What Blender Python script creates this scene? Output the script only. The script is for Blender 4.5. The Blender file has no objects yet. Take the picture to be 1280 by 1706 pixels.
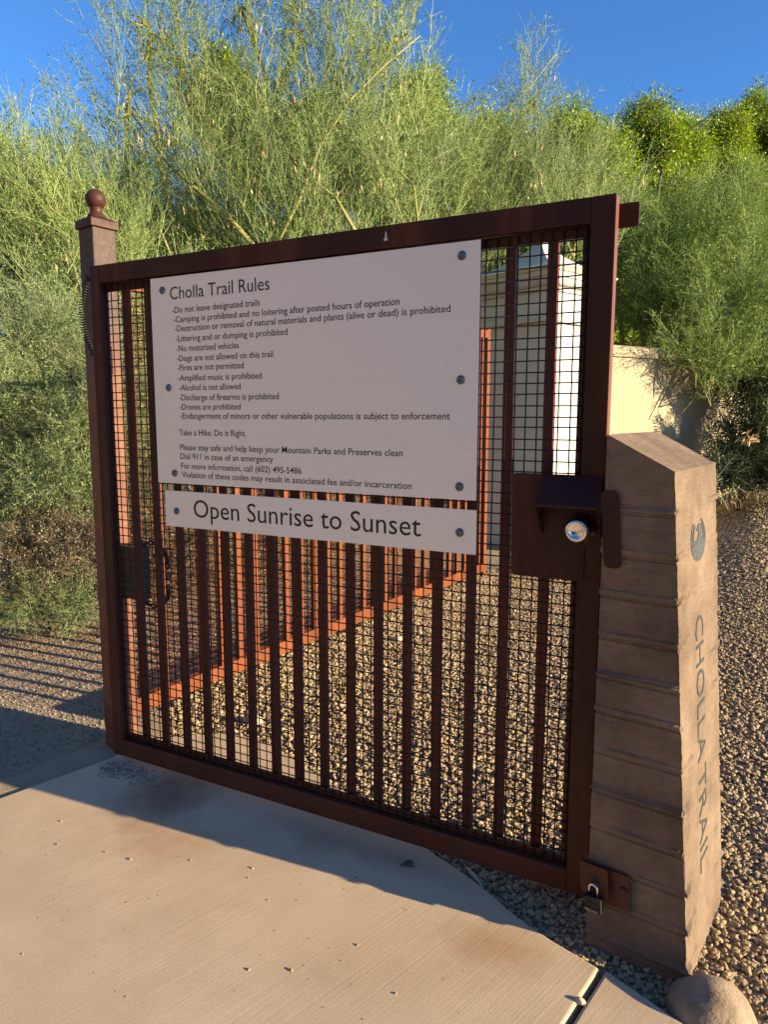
import bpy, math, random
import numpy as np
from mathutils import Vector, Matrix, noise

sc = bpy.context.scene
COL = sc.collection
rnd = random.Random(7)

# ------------------------------------------------------------------ camera
CAM = np.array([2.3423, -2.0044, 1.4484])
YAW, PITCH, ROLL, FPX = .4805, -.1323, .0011, 1183.0


def cam_axes():
    cy, sy, cp, sp = math.cos(YAW), math.sin(YAW), math.cos(PITCH), math.sin(PITCH)
    f = np.array([-sy * cp, cy * cp, sp]); r = np.array([cy, sy, 0.0]); u = np.cross(r, f)
    cr, sr = math.cos(ROLL), math.sin(ROLL)
    return r * cr + u * sr, u * cr - r * sr, f


RGT, UPV, FWD = cam_axes()
cam_d = bpy.data.cameras.new('camera'); cam = bpy.data.objects.new('camera', cam_d); COL.objects.link(cam)
M = Matrix.Identity(4)
for i in range(3):
    M[i][0] = RGT[i]; M[i][1] = UPV[i]; M[i][2] = -FWD[i]; M[i][3] = CAM[i]
cam.matrix_world = M
cam_d.sensor_fit = 'VERTICAL'; cam_d.sensor_height = 24.0; cam_d.sensor_width = 18.0
cam_d.lens = FPX / 1706.0 * 24.0
cam_d.clip_start = .05; cam_d.clip_end = 3000
sc.camera = cam

# ------------------------------------------------------------------ light
SUN_EL, SUN_AZ = math.radians(13.2), math.radians(4.4)      # azimuth measured from +X towards +Y
S = Vector((math.cos(SUN_EL) * math.cos(SUN_AZ), math.cos(SUN_EL) * math.sin(SUN_AZ), math.sin(SUN_EL)))
sun_d = bpy.data.lights.new('sun', 'SUN'); sun_d.energy = 5.0; sun_d.angle = math.radians(.53)
sun_d.color = (1.0, .79, .49)
sun = bpy.data.objects.new('sun', sun_d); COL.objects.link(sun)
sun.rotation_euler = S.to_track_quat('Z', 'Y').to_euler()
wd = bpy.data.worlds.new('World'); sc.world = wd; wd.use_nodes = True
wn = wd.node_tree.nodes; wn.clear()
sky = wn.new('ShaderNodeTexSky'); sky.sky_type = 'NISHITA'; sky.sun_disc = False
sky.sun_elevation = SUN_EL; sky.sun_rotation = math.pi / 2 - SUN_AZ
sky.altitude = 400; sky.air_density = 1.0; sky.dust_density = .1; sky.ozone_density = 7.0
bg = wn.new('ShaderNodeBackground'); bg.inputs[1].default_value = .109
wo = wn.new('ShaderNodeOutputWorld')
wd.node_tree.links.new(sky.outputs[0], bg.inputs[0]); wd.node_tree.links.new(bg.outputs[0], wo.inputs[0])
sc.view_settings.view_transform = 'Standard'; sc.view_settings.look = 'None'
sc.view_settings.exposure = 1.36; sc.view_settings.gamma = 1
sc.cycles.max_bounces = 6; sc.cycles.diffuse_bounces = 3; sc.cycles.transparent_max_bounces = 8


def W(px, py, d):
    """a point d metres ahead of the viewer on a line of sight measured in the photograph"""
    v = RGT * (px - 640) / FPX - UPV * (py - 853) / FPX + FWD
    return CAM + v * d


def sm(a, b, x):
    t = min(1, max(0, (x - a) / (b - a))); return t * t * (3 - 2 * t)


# ------------------------------------------------------------------ materials
def nt(name):
    m = bpy.data.materials.new(name); m.use_nodes = True
    return m, m.node_tree.nodes, m.node_tree.links, m.node_tree.nodes['Principled BSDF']


def ramp(N, L, src, cols, pos=None):
    r = N.new('ShaderNodeValToRGB')
    el = r.color_ramp.elements
    while len(el) < len(cols): el.new(.5)
    for i, c in enumerate(cols):
        el[i].position = pos[i] if pos else i / (len(cols) - 1)
        el[i].color = (*c, 1)
    L.new(src, r.inputs[0]); return r.outputs[0]


def tex_noise(N, L, scale, detail=6, rough=.6, vec=None, dist=0):
    n = N.new('ShaderNodeTexNoise'); n.inputs['Scale'].default_value = scale
    n.inputs['Detail'].default_value = detail; n.inputs['Roughness'].default_value = rough
    n.inputs['Distortion'].default_value = dist
    if vec is not None: L.new(vec, n.inputs['Vector'])
    return n.outputs['Fac']


def mapped(N, L, scale=(1, 1, 1), rotz=0, coord='Object'):
    tc = N.new('ShaderNodeTexCoord'); mp = N.new('ShaderNodeMapping')
    mp.inputs['Scale'].default_value = scale; mp.inputs['Rotation'].default_value = (0, 0, rotz)
    if rotz:
        mr = N.new('ShaderNodeMapping'); mr.inputs['Rotation'].default_value = (0, 0, rotz)
        mp.inputs['Rotation'].default_value = (0, 0, 0)
        L.new(tc.outputs[coord], mr.inputs['Vector']); L.new(mr.outputs[0], mp.inputs['Vector'])
    else:
        L.new(tc.outputs[coord], mp.inputs['Vector'])
    return mp.outputs[0]


def bump(N, L, P, h, strength, dist, prev=None):
    b = N.new('ShaderNodeBump'); b.inputs['Strength'].default_value = strength
    b.inputs['Distance'].default_value = dist; L.new(h, b.inputs['Height'])
    if prev is not None: L.new(prev, b.inputs['Normal'])
    L.new(b.outputs[0], P.inputs['Normal']); return b.outputs[0]


def mixc(N, L, f, a, b, mode='MIX'):
    m = N.new('ShaderNodeMix'); m.data_type = 'RGBA'; m.blend_type = mode
    for i, v in ((0, f), (6, a), (7, b)):
        if isinstance(v, (float, int)): m.inputs[i].default_value = v
        elif isinstance(v, tuple): m.inputs[i].default_value = (*v, 1)
        else: L.new(v, m.inputs[i])
    return m.outputs[2]


def math_(N, L, op, a, b=0.0, c=None):
    m = N.new('ShaderNodeMath'); m.operation = op
    for i, v in enumerate((a, b) if c is None else (a, b, c)):
        if isinstance(v, (float, int)): m.inputs[i].default_value = v
        else: L.new(v, m.inputs[i])
    return m.outputs[0]


def simple(name, cols, scale=8, rough=.7, metal=0, bscale=60, bstr=.3, bdist=.002, mscale=(1, 1, 1), detail=7):
    m, N, L, P = nt(name)
    v = mapped(N, L, mscale)
    L.new(ramp(N, L, tex_noise(N, L, scale, detail, .65, v), cols, [.3 + .4 * i / (len(cols) - 1) for i in range(len(cols))]), P.inputs['Base Color'])
    P.inputs['Roughness'].default_value = rough; P.inputs['Metallic'].default_value = metal
    if bstr: bump(N, L, P, tex_noise(N, L, bscale, 5, .6, v), bstr, bdist)
    return m


def rust_paint(name, dark, mid, light, low=None):
    m, N, L, P = nt(name)
    v = mapped(N, L)
    vs = mapped(N, L, (1, 1, .12))
    a = ramp(N, L, tex_noise(N, L, 5, 8, .7, vs, .4), [dark, mid, light], [.32, .52, .74])
    sp = ramp(N, L, tex_noise(N, L, 190, 4, .7, v), [(0, 0, 0), (1, 1, 1)], [.6, .72])
    c = mixc(N, L, math_(N, L, 'MULTIPLY', sp, .35), a, light)
    dust = ramp(N, L, tex_noise(N, L, 23, 6, .75, v), [(0, 0, 0), (1, 1, 1)], [.58, .8])
    c = mixc(N, L, math_(N, L, 'MULTIPLY', dust, .3), c, tuple(min(1, x * 1.9 + .02) for x in mid))
    if low is not None:                                                # browner tint mixed in towards the foot, fading upwards
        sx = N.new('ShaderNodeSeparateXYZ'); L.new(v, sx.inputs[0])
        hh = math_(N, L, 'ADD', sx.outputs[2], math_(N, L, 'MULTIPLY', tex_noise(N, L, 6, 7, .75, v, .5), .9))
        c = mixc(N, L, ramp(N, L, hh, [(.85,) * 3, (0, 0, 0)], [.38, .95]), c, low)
    L.new(c, P.inputs['Base Color'])
    L.new(ramp(N, L, tex_noise(N, L, 30, 5, .7, v), [(.38,) * 3, (.7,) * 3], [.3, .7]), P.inputs['Roughness'])
    P.inputs['Specular IOR Level'].default_value = .28
    bump(N, L, P, tex_noise(N, L, 140, 5, .7, v), .25, .002)
    return m


MT = {}
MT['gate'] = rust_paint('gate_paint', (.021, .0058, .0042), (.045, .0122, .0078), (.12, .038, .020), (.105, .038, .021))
MT['bar'] = rust_paint('bar_paint', (.060, .0155, .010), (.105, .028, .016), (.18, .053, .027))
MT['edge'] = rust_paint('sunlit_edge_paint', (.10, .034, .022), (.17, .062, .04), (.26, .11, .075))  # lightened for the sun-facing stile side: sunlight put into the colour
MT['fence'] = rust_paint('fence_rust', (.105, .028, .011), (.18, .050, .017), (.27, .082, .031))
MT['post'] = rust_paint('post_rust', (.038, .014, .010), (.064, .024, .017), (.125, .060, .042))
m_, N_, L_, P_ = nt('post_weathering')
v_ = mapped(N_, L_); sx = N_.new('ShaderNodeSeparateXYZ'); L_.new(v_, sx.inputs[0])
h_ = math_(N_, L_, 'ADD', sx.outputs[2], math_(N_, L_, 'MULTIPLY', tex_noise(N_, L_, 9, 6, .7, v_), .5))
lo_ = ramp(N_, L_, tex_noise(N_, L_, 14, 8, .75, v_), [(.10, .030, .014), (.16, .052, .024), (.25, .115, .07)], [.32, .52, .72])
hi_ = ramp(N_, L_, tex_noise(N_, L_, 60, 8, .75, v_), [(.030, .011, .008), (.048, .019, .014), (.12, .062, .048)], [.35, .52, .72])
L_.new(mixc(N_, L_, ramp(N_, L_, h_, [(0, 0, 0), (1, 1, 1)], [.0, 1.0]), lo_, hi_), P_.inputs['Base Color']); P_.inputs['Roughness'].default_value = .6
h2_ = N_['Principled BSDF'].inputs['Base Color'].links[0].from_node.inputs[0].links[0].from_node
h2_.color_ramp.elements[0].position = .40; h2_.color_ramp.elements[1].position = .58
mr_ = N_.new('ShaderNodeMapRange'); mr_.inputs['From Min'].default_value = 1.0; mr_.inputs['From Max'].default_value = 3.0; L_.new(h_, mr_.inputs[0]); L_.new(mr_.outputs[0], h2_.inputs[0])
bump(N_, L_, P_, tex_noise(N_, L_, 150, 5, .7, v_), .3, .002); MT['post_shaft'] = m_
MT['wire'] = simple('mesh_wire', [(.008, .0055, .005), (.018, .011, .009)], 20, .6, 0, bstr=0)
MT['black'] = simple('black_metal', [(.008, .008, .009), (.022, .021, .021)], 30, .45, .2, bstr=.1)
MT['bolt'] = simple('zinc_bolt', [(.10, .115, .135), (.19, .21, .235)], 60, .32, .85, bstr=.1)
MT['chrome'] = simple('polished_chrome', [(.72, .72, .72), (.82, .82, .82)], 20, .1, 1, bscale=60, bstr=.02)
MT['text'] = simple('black_vinyl', [(.010, .010, .011), (.018, .017, .017)], 40, .5, 0, bstr=0)
MT['stucco'] = simple('stucco', [(.37, .315, .21), (.44, .38, .26)], 5, .9, 0, 90, .5, .006)
MT['column_stucco'] = simple('column_stucco', [(.58, .575, .565), (.66, .65, .635)], 5, .9, 0, 90, .5, .006)
MT['stucco_trim'] = simple('stucco_trim', [(.54, .52, .475), (.60, .58, .53)], 9, .85, 0, 120, .3, .003)
MT['roof'] = simple('roof_cap', [(.42, .43, .44), (.56, .56, .55)], 6, .6, 0, 60, .2, .003)
MT['boulder'] = simple('boulder_stone', [(.17, .12, .075), (.29, .215, .14), (.38, .295, .20)], 11, .9, 0, 70, .7, .006)
MT['pale_stone'] = simple('pale_stone', [(.40, .33, .24), (.56, .48, .36)], 14, .85, 0, 60, .5, .004)
MT['dry'] = simple('dry_litter', [(.16, .10, .06), (.34, .25, .15)], 30, .9, 0, bstr=0)
MT['bark'] = simple('green_bark', [(.16, .18, .04), (.27, .27, .08), (.30, .26, .12)], 9, .75, 0, 60, .4, .004, (1, 1, .3))
MT['brown_bark'] = simple('brown_bark', [(.07, .05, .035), (.16, .12, .08)], 14, .9, 0, 60, .6, .006, (1, 1, .3))
MT['pod'] = simple('seed_pod', [(.42, .28, .13), (.58, .43, .22)], 14, .8, 0, bstr=0)


def leaf_mat(name, cols, trans=.3, rough=.55, big=.9):
    m, N, L, P = nt(name)
    g = N.new('ShaderNodeNewGeometry')
    c = ramp(N, L, g.outputs['Random Per Island'], cols)
    v = mapped(N, L)
    t = ramp(N, L, tex_noise(N, L, big, 3, .5, v), [(.80, .82, .82), (1.15, 1.12, .95)], [.35, .65])
    c = mixc(N, L, 1.0, c, t, 'MULTIPLY')
    L.new(c, P.inputs['Base Color']); P.inputs['Roughness'].default_value = rough
    tr = N.new('ShaderNodeBsdfTranslucent'); L.new(c, tr.inputs[0])
    mx = N.new('ShaderNodeMixShader'); mx.inputs[0].default_value = trans
    L.new(P.outputs[0], mx.inputs[1]); L.new(tr.outputs[0], mx.inputs[2])
    L.new(mx.outputs[0], N['Material Output'].inputs[0])
    return m


MT['palo_leaf'] = leaf_mat('palo_verde_leaf', [(0.061, 0.141, 0.025), (0.115, 0.233, 0.043), (0.176, 0.315, 0.076), (0.254, 0.407, 0.136)])
MT['palo_twig'] = leaf_mat('palo_verde_twig', [(0.141, 0.225, 0.063), (0.255, 0.363, 0.126), (0.396, 0.500, 0.234), (0.264, 0.265, 0.135)], .08)
MT['right_leaf'] = leaf_mat('weeping_leaf', [(0.074, 0.160, 0.020), (0.156, 0.290, 0.040), (0.258, 0.430, 0.060), (0.368, 0.520, 0.100)], .35)
MT['shrub_leaf'] = leaf_mat('shrub_leaf', [(0.072, 0.149, 0.043), (0.160, 0.279, 0.098), (0.272, 0.400, 0.170), (0.400, 0.521, 0.272)], .25)
MT['shrub_twig'] = leaf_mat('shrub_twig', [(.22, .25, .12), (.38, .41, .22), (.50, .51, .31)], .05)
MT['dense_leaf'] = leaf_mat('dense_tree_leaf', [(0.092, 0.194, 0.008), (0.202, 0.337, 0.010), (0.336, 0.490, 0.012), (0.470, 0.592, 0.020)], .35, .4)
MT['grey_leaf'] = leaf_mat('grey_leaf', [(.14, .15, .11), (.26, .26, .20), (.38, .38, .30), (.27, .19, .11)], .15)
MT['dead_twig'] = leaf_mat('dead_twig', [(.10, .06, .035), (.24, .16, .09), (.36, .26, .15)], .03)
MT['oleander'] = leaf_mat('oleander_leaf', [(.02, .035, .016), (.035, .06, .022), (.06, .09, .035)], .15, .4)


def concrete_mat():
    m, N, L, P = nt('brushed_concrete')
    v = mapped(N, L)
    vb = mapped(N, L, (130, 1.6, 1), math.radians(-(72 - 90)))
    base = ramp(N, L, tex_noise(N, L, 2.2, 8, .65, v), [(.49, .365, .225), (.57, .435, .278), (.63, .49, .32)], [.3, .5, .7])
    fine = ramp(N, L, tex_noise(N, L, 160, 4, .7, v), [(.86, .86, .86), (1.08, 1.08, 1.08)], [.3, .7])
    c = mixc(N, L, 1.0, base, fine, 'MULTIPLY')
    br = tex_noise(N, L, 1.0, 3, .6, vb)
    c = mixc(N, L, 1.0, c, ramp(N, L, br, [(.94, .935, .93), (1.04, 1.04, 1.04)], [.3, .7]), 'MULTIPLY')
    # rust washed off the gate: two tongues with ragged outlines
    for (cx, cy, rx, ry, col, amt) in ((.40, -.10, .24, .30, (.20, .085, .04), .75), (.62, -.33, .26, .20, (.40, .21, .10), .5),
                                       (1.80, -.27, .20, .12, (.38, .19, .09), .6), (1.25, -.05, .5, .09, (.26, .16, .10), .4),
                                       (.05, -.02, .14, .10, (.20, .16, .12), .4)):
        tc = N.new('ShaderNodeTexCoord'); mp = N.new('ShaderNodeMapping'); L.new(tc.outputs['Object'], mp.inputs[0])
        mp.inputs['Location'].default_value = (-cx / rx, -cy / ry, 0); mp.inputs['Scale'].default_value = (1 / rx, 1 / ry, 0)
        ln = N.new('ShaderNodeVectorMath'); ln.operation = 'LENGTH'; L.new(mp.outputs[0], ln.inputs[0])
        d = math_(N, L, 'ADD', ln.outputs['Value'], math_(N, L, 'MULTIPLY', math_(N, L, 'SUBTRACT', tex_noise(N, L, 7, 6, .65, v), .5), 1.3))
        fac = ramp(N, L, d, [(amt,) * 3, (0, 0, 0)], [.15, 1.0])
        c = mixc(N, L, fac, c, col)
    L.new(c, P.inputs['Base Color']); P.inputs['Roughness'].default_value = .85
    b1 = bump(N, L, P, br, .16, .003)
    bump(N, L, P, tex_noise(N, L, 240, 4, .7, v), .25, .002, b1)
    return m


def pillar_mat():
    m, N, L, P = nt('board_formed_concrete')
    v = mapped(N, L)
    vg = mapped(N, L, (9, 9, 110))
    grain = tex_noise(N, L, 1.6, 6, .65, vg, .6)
    base = ramp(N, L, tex_noise(N, L, 5, 8, .7, v), [(.105, .072, .049), (.18, .127, .086), (.27, .196, .135)], [.3, .5, .72])
    c = mixc(N, L, 1.0, base, ramp(N, L, grain, [(.84, .83, .82), (1.1, 1.1, 1.1)], [.3, .7]), 'MULTIPLY')
    pits = ramp(N, L, tex_noise(N, L, 170, 2, .5, v), [(.5, .47, .45), (1, 1, 1)], [.25, .32])
    c = mixc(N, L, 1.0, c, pits, 'MULTIPLY')
    ef = ramp(N, L, tex_noise(N, L, 11, 9, .8, v), [(0, 0, 0), (.5, .5, .5)], [.6, .75])
    c = mixc(N, L, ef, c, (.34, .28, .22))
    L.new(c, P.inputs['Base Color']); P.inputs['Roughness'].default_value = .92
    b1 = bump(N, L, P, grain, .6, .005)
    b2 = bump(N, L, P, pits, .5, .003, b1)
    bump(N, L, P, tex_noise(N, L, 100, 6, .75, v), .55, .005, b2)
    return m


def sign_mat():
    m, N, L, P = nt('brushed_aluminium')
    v = mapped(N, L, (2.2, 1, 420)); v2 = mapped(N, L)
    g = tex_noise(N, L, 1.0, 5, .7, v)
    c = ramp(N, L, g, [(.80, .815, .81), (.90, .91, .905)], [.3, .7])
    scuff = ramp(N, L, tex_noise(N, L, 13, 9, .8, v2, 1.2), [(0, 0, 0), (.45, .45, .45)], [.60, .78])
    c = mixc(N, L, scuff, c, (.34, .32, .31))
    L.new(c, P.inputs['Base Color']); P.inputs['Metallic'].default_value = .42
    L.new(ramp(N, L, g, [(.42,) * 3, (.56,) * 3], [.3, .7]), P.inputs['Roughness'])
    bump(N, L, P, g, .06, .0006)
    return m


def ground_mat():
    m, N, L, P = nt('desert_ground')
    v = mapped(N, L)
    a = ramp(N, L, tex_noise(N, L, 1.3, 8, .65, v), [(.27, .205, .135), (.34, .265, .18), (.39, .31, .215)], [.3, .5, .7])
    f = tex_noise(N, L, 120, 5, .75, v)
    c = mixc(N, L, 1.0, a, ramp(N, L, f, [(.72, .7, .68), (1.2, 1.19, 1.17)], [.32, .68]), 'MULTIPLY')
    L.new(c, P.inputs['Base Color']); P.inputs['Roughness'].default_value = .95
    b1 = bump(N, L, P, f, .6, .008)
    bump(N, L, P, tex_noise(N, L, 18, 6, .7, v), .5, .03, b1)
    return m


def stone_mat(name, cols):
    m, N, L, P = nt(name)
    oi = N.new('ShaderNodeObjectInfo')
    c = ramp(N, L, oi.outputs['Random'], cols)
    v = mapped(N, L)
    c = mixc(N, L, 1.0, c, ramp(N, L, tex_noise(N, L, 90, 5, .7, v), [(.7, .7, .7), (1.2, 1.2, 1.2)], [.3, .7]), 'MULTIPLY')
    L.new(c, P.inputs['Base Color']); P.inputs['Roughness'].default_value = .85
    bump(N, L, P, tex_noise(N, L, 160, 4, .7, v), .3, .003)
    return m


MT['concrete'] = concrete_mat(); MT['pillar'] = pillar_mat(); MT['sign'] = sign_mat(); MT['ground'] = ground_mat()
MT['stone'] = stone_mat('gravel_stone', [(.22, .155, .085), (.34, .255, .142), (.41, .315, .178), (.47, .37, .215), (.34, .235, .135), (.43, .335, .195)])
MT['grit'] = stone_mat('fine_grit', [(.20, .15, .105), (.30, .235, .17), (.40, .32, .24), (.26, .20, .14)])


# ------------------------------------------------------------------ mesh helpers
class MB:
    def __init__(s): s.v = []; s.f = []; s.m = []; s.sm = []

    def raw(s, vs, fs, mat=0, smooth=False):
        o = len(s.v); s.v += [tuple(map(float, p)) for p in vs]
        for f in fs: s.f.append(tuple(i + o for i in f)); s.m.append(mat); s.sm.append(smooth)

    def box(s, lo, hi, R=None, o=(0, 0, 0), mat=0):
        x0, y0, z0 = lo; x1, y1, z1 = hi
        vs = [np.array(p, float) for p in ((x0, y0, z0), (x1, y0, z0), (x1, y1, z0), (x0, y1, z0), (x0, y0, z1), (x1, y0, z1), (x1, y1, z1), (x0, y1, z1))]
        if R is not None: vs = [R @ p + np.array(o) for p in vs]
        s.raw(vs, [(0, 3, 2, 1), (4, 5, 6, 7), (0, 1, 5, 4), (1, 2, 6, 5), (2, 3, 7, 6), (3, 0, 4, 7)], mat)

    def tube(s, pts, rad, n=8, mat=0, closed=False):
        pts = [np.array(p, float) for p in pts]; k = len(pts)
        if not hasattr(rad, '__len__'): rad = [rad] * k
        vs = []; ref = None
        for i, p in enumerate(pts):
            if closed: t = pts[(i + 1) % k] - pts[i - 1]
            else: t = pts[min(i + 1, k - 1)] - pts[max(i - 1, 0)]
            t = t / (np.linalg.norm(t) + 1e-9)
            if ref is None:
                ref = np.array([0, 0, 1.0]) if abs(t[2]) < .9 else np.array([1.0, 0, 0])
            a = ref - t * (ref @ t); a /= np.linalg.norm(a); b = np.cross(t, a); ref = a
            for j in range(n):
                q = 2 * math.pi * j / n; vs.append(p + rad[i] * (a * math.cos(q) + b * math.sin(q)))
        fs = []
        for i in range(k if closed else k - 1):
            i2 = (i + 1) % k
            for j in range(n): fs.append((i * n + j, i * n + (j + 1) % n, i2 * n + (j + 1) % n, i2 * n + j))
        s.raw(vs, fs, mat, True)
        if not closed:
            s.f.append(tuple(len(s.v) - n * k + j for j in range(n))[::-1]); s.m.append(mat); s.sm.append(False)
            s.f.append(tuple(len(s.v) - n + j for j in range(n))); s.m.append(mat); s.sm.append(False)

    def lathe(s, prof, n=24, o=(0, 0, 0), R=None, mat=0, smooth=True):
        vs = []
        for (r, z) in prof:
            for j in range(n):
                q = 2 * math.pi * j / n; p = np.array([r * math.cos(q), r * math.sin(q), z])
                if R is not None: p = R @ p
                vs.append(p + np.array(o))
        fs = [(i * n + j, i * n + (j + 1) % n, (i + 1) * n + (j + 1) % n, (i + 1) * n + j) for i in range(len(prof) - 1) for j in range(n)]
        s.raw(vs, fs, mat, smooth)

    def prism(s, poly, t0, t1, fr, mat=0):
        """poly in 2-D (a,b); fr(a,b,t) -> point"""
        n = len(poly)
        vs = [fr(a, b, t0) for a, b in poly] + [fr(a, b, t1) for a, b in poly]
        s.raw(vs, [tuple(range(n))[::-1], tuple(range(n, 2 * n))] + [(i, (i + 1) % n, n + (i + 1) % n, n + i) for i in range(n)], mat)

    def build(s, name, mats, parent=None, bevel=0, seg=2):
        me = bpy.data.meshes.new(name); me.from_pydata(s.v, [], s.f)
        for m in (mats if isinstance(mats, (list, tuple)) else [mats]): me.materials.append(m)
        me.polygons.foreach_set('material_index', s.m); me.polygons.foreach_set('use_smooth', s.sm); me.update()
        return link(name, me, parent, bevel, seg)


def link(name, me, parent=None, bevel=0, seg=2):
    o = bpy.data.objects.new(name, me); COL.objects.link(o)
    if parent is not None: o.parent = parent; o.matrix_parent_inverse = parent.matrix_basis.inverted()
    if bevel:
        b = o.modifiers.new('bevel', 'BEVEL'); b.width = bevel; b.segments = seg; b.limit_method = 'ANGLE'; b.angle_limit = math.radians(35)
        b.harden_normals = False
    return o


def empty(name, loc, label, cat, group=None):
    o = bpy.data.objects.new(name, None); COL.objects.link(o); o.location = loc; o.empty_display_size = .1
    return tag(o, label, cat, group)


def tag(o, label, cat, group=None):
    o['label'] = label; o['category'] = cat
    if group: o['group'] = group
    return o


def fast_mesh(name, V, quads, mi, mats, smooth=False):
    me = bpy.data.meshes.new(name); nq = len(quads)
    me.vertices.add(len(V)); me.vertices.foreach_set('co', np.ascontiguousarray(V, np.float32).ravel())
    me.loops.add(nq * 4); me.loops.foreach_set('vertex_index', np.ascontiguousarray(quads, np.int32).ravel())
    me.polygons.add(nq); me.polygons.foreach_set('loop_start', np.arange(nq, dtype=np.int32) * 4)
    me.polygons.foreach_set('material_index', np.ascontiguousarray(mi, np.int32))
    for m in mats: me.materials.append(m)
    me.update(calc_edges=True)
    return me


def rotz(a):
    c, s_ = math.cos(a), math.sin(a); return np.array([[c, -s_, 0], [s_, c, 0], [0, 0, 1.0]])


# ------------------------------------------------------------------ terrain
FA = np.array([-.218, .418]); FT = np.array([.1527, .98827])         # fence foot line
FN = np.array([FT[1], -FT[0]])
slab_back = [(-.03, .011), (-.034, .164), (.0, .235), (.042, .277), (.14, .363), (.21, .41), (.287, .438), (.36, .448), (.423, .442), (.49, .43), (.555, .412), (.65, .376), (.742, .337),
             (.85, .296), (.952, .254), (1.08, .202), (1.2, .15), (1.34, .095), (1.487, .029), (1.56, 0.0), (1.634, -.032), (1.71, -.072), (1.785, -.118), (1.855, -.150), (1.923, -.178), (2.062, -.221)]
joint_dir = np.array([-.043, -.222]) / np.hypot(.043, .222)
JA = np.array([2.062, -.221]); JB = JA + joint_dir * 5.2
slab1 = slab_back + [tuple(JB), (-1.6, -5.4), (-.20, -.60)]
g2 = np.array([.016, .003])
slab2 = [tuple(JA + g2), (2.247, -.293), (2.45, -.375), (2.8, -.53), (3.6, -.93), (5.0, -1.7), (6.0, -4.5), tuple(JB + g2)]


def inside(p, poly):
    x, y = p; c = False; n = len(poly)
    for i in range(n):
        x1, y1 = poly[i]; x2, y2 = poly[(i + 1) % n]
        if (y1 > y) != (y2 > y) and x < (x2 - x1) * (y - y1) / (y2 - y1) + x1: c = not c
    return c


def gz(x, y):
    side = (x - FA[0]) * FN[0] + (y - FA[1]) * FN[1]           # >0 on the gravel side of the fence
    g = sm(-.02, .36, side) if y > -.2 else sm(-.10, .3, x - .3)
    z = -.014 * (1 - g) - .046 * g
    z += .09 * max(0, min(y, 9) - 1.0) * sm(1.3, 2.6, x)
    z += .026 * max(0, min(y, 8) - .4) * (1 - sm(1.3, 2.6, x))
    if abs(x) < 12 and abs(y) < 12:
        z += .012 * noise.noise(Vector((x * 1.1, y * 1.1, 3))) * sm(.3, 1.5, y)
    return z


def axis(lo, hi, st, far):
    a = list(np.arange(lo, hi + 1e-6, st)); k = st
    while a[-1] < far: k *= 1.35; a.append(a[-1] + k)
    k = st
    while a[0] > -far: k *= 1.35; a.insert(0, a[0] - k)
    return a


xs, ys = axis(-4, 6, .1, 1500), axis(-3, 9, .1, 1500)
gv = [(x, y, gz(x, y)) for y in ys for x in xs]; nx = len(xs)
gm = bpy.data.meshes.new('ground')
gm.from_pydata(gv, [], [(j * nx + i, j * nx + i + 1, (j + 1) * nx + i + 1, (j + 1) * nx + i) for j in range(len(ys) - 1) for i in range(nx - 1)])
gm.materials.append(MT['ground']); gm.polygons.foreach_set('use_smooth', [True] * len(gm.polygons))
g = link('ground', gm); g['kind'] = 'structure'


def slab(name, poly):
    b = MB(); b.prism(poly[::-1] if area(poly) < 0 else poly, -.12, 0.0, lambda a, c, t: (a, c, t))
    o = b.build(name, MT['concrete'], None, .009, 3); o['kind'] = 'structure'; return o


def area(p): return sum(p[i][0] * p[(i + 1) % len(p)][1] - p[(i + 1) % len(p)][0] * p[i][1] for i in range(len(p))) / 2


slab('concrete_path', slab1); slab('concrete_path', slab2)


# unseen ridge added behind the walker to hide the low sky and bounce warm light
hv = []; HN, HM = 90, 10
for j in range(HM):
    for i in range(HN):
        a = math.radians(-38 - 142 * i / (HN - 1)); u = j / (HM - 1); r = 34 + 60 * u
        env = sm(0, .14, i / (HN - 1)) * sm(0, .10, 1 - i / (HN - 1))
        h = (52 * u ** .8 + 7 * u * noise.fractal(Vector((math.cos(a) * 3, math.sin(a) * 3, u * 2)), 1, 2, 5)) * env - .4
        hv.append((r * math.cos(a), r * math.sin(a), h))
hm = bpy.data.meshes.new('added_hills'); hm.from_pydata(hv, [], [(j * HN + i, j * HN + i + 1, (j + 1) * HN + i + 1, (j + 1) * HN + i) for j in range(HM - 1) for i in range(HN - 1)])
hm.materials.append(simple('added_hillside', [(.15, .105, .065), (.21, .15, .095)], .3, .95, 0, 2, .6, .3))
o = link('added_hills', hm); o['kind'] = 'structure'


# loose stones: one uncountable bed each, scattered by geometry nodes over its own patch
def patch(name, x0, x1, y0, y1, st, test):
    nxx = int((x1 - x0) / st) + 1; nyy = int((y1 - y0) / st) + 1
    idx = {}; vs = []; fs = []
    for j in range(nyy - 1):
        for i in range(nxx - 1):
            if not test(x0 + (i + .5) * st, y0 + (j + .5) * st): continue
            q = []
            for a, c in ((i, j), (i + 1, j), (i + 1, j + 1), (i, j + 1)):
                if (a, c) not in idx:
                    idx[(a, c)] = len(vs); x, y = x0 + a * st, y0 + c * st; vs.append((x, y, gz(x, y)))
                q.append(idx[(a, c)])
            fs.append(q)
    me = bpy.data.meshes.new(name); me.from_pydata(vs, [], fs); me.update(); return link(name, me)


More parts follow.
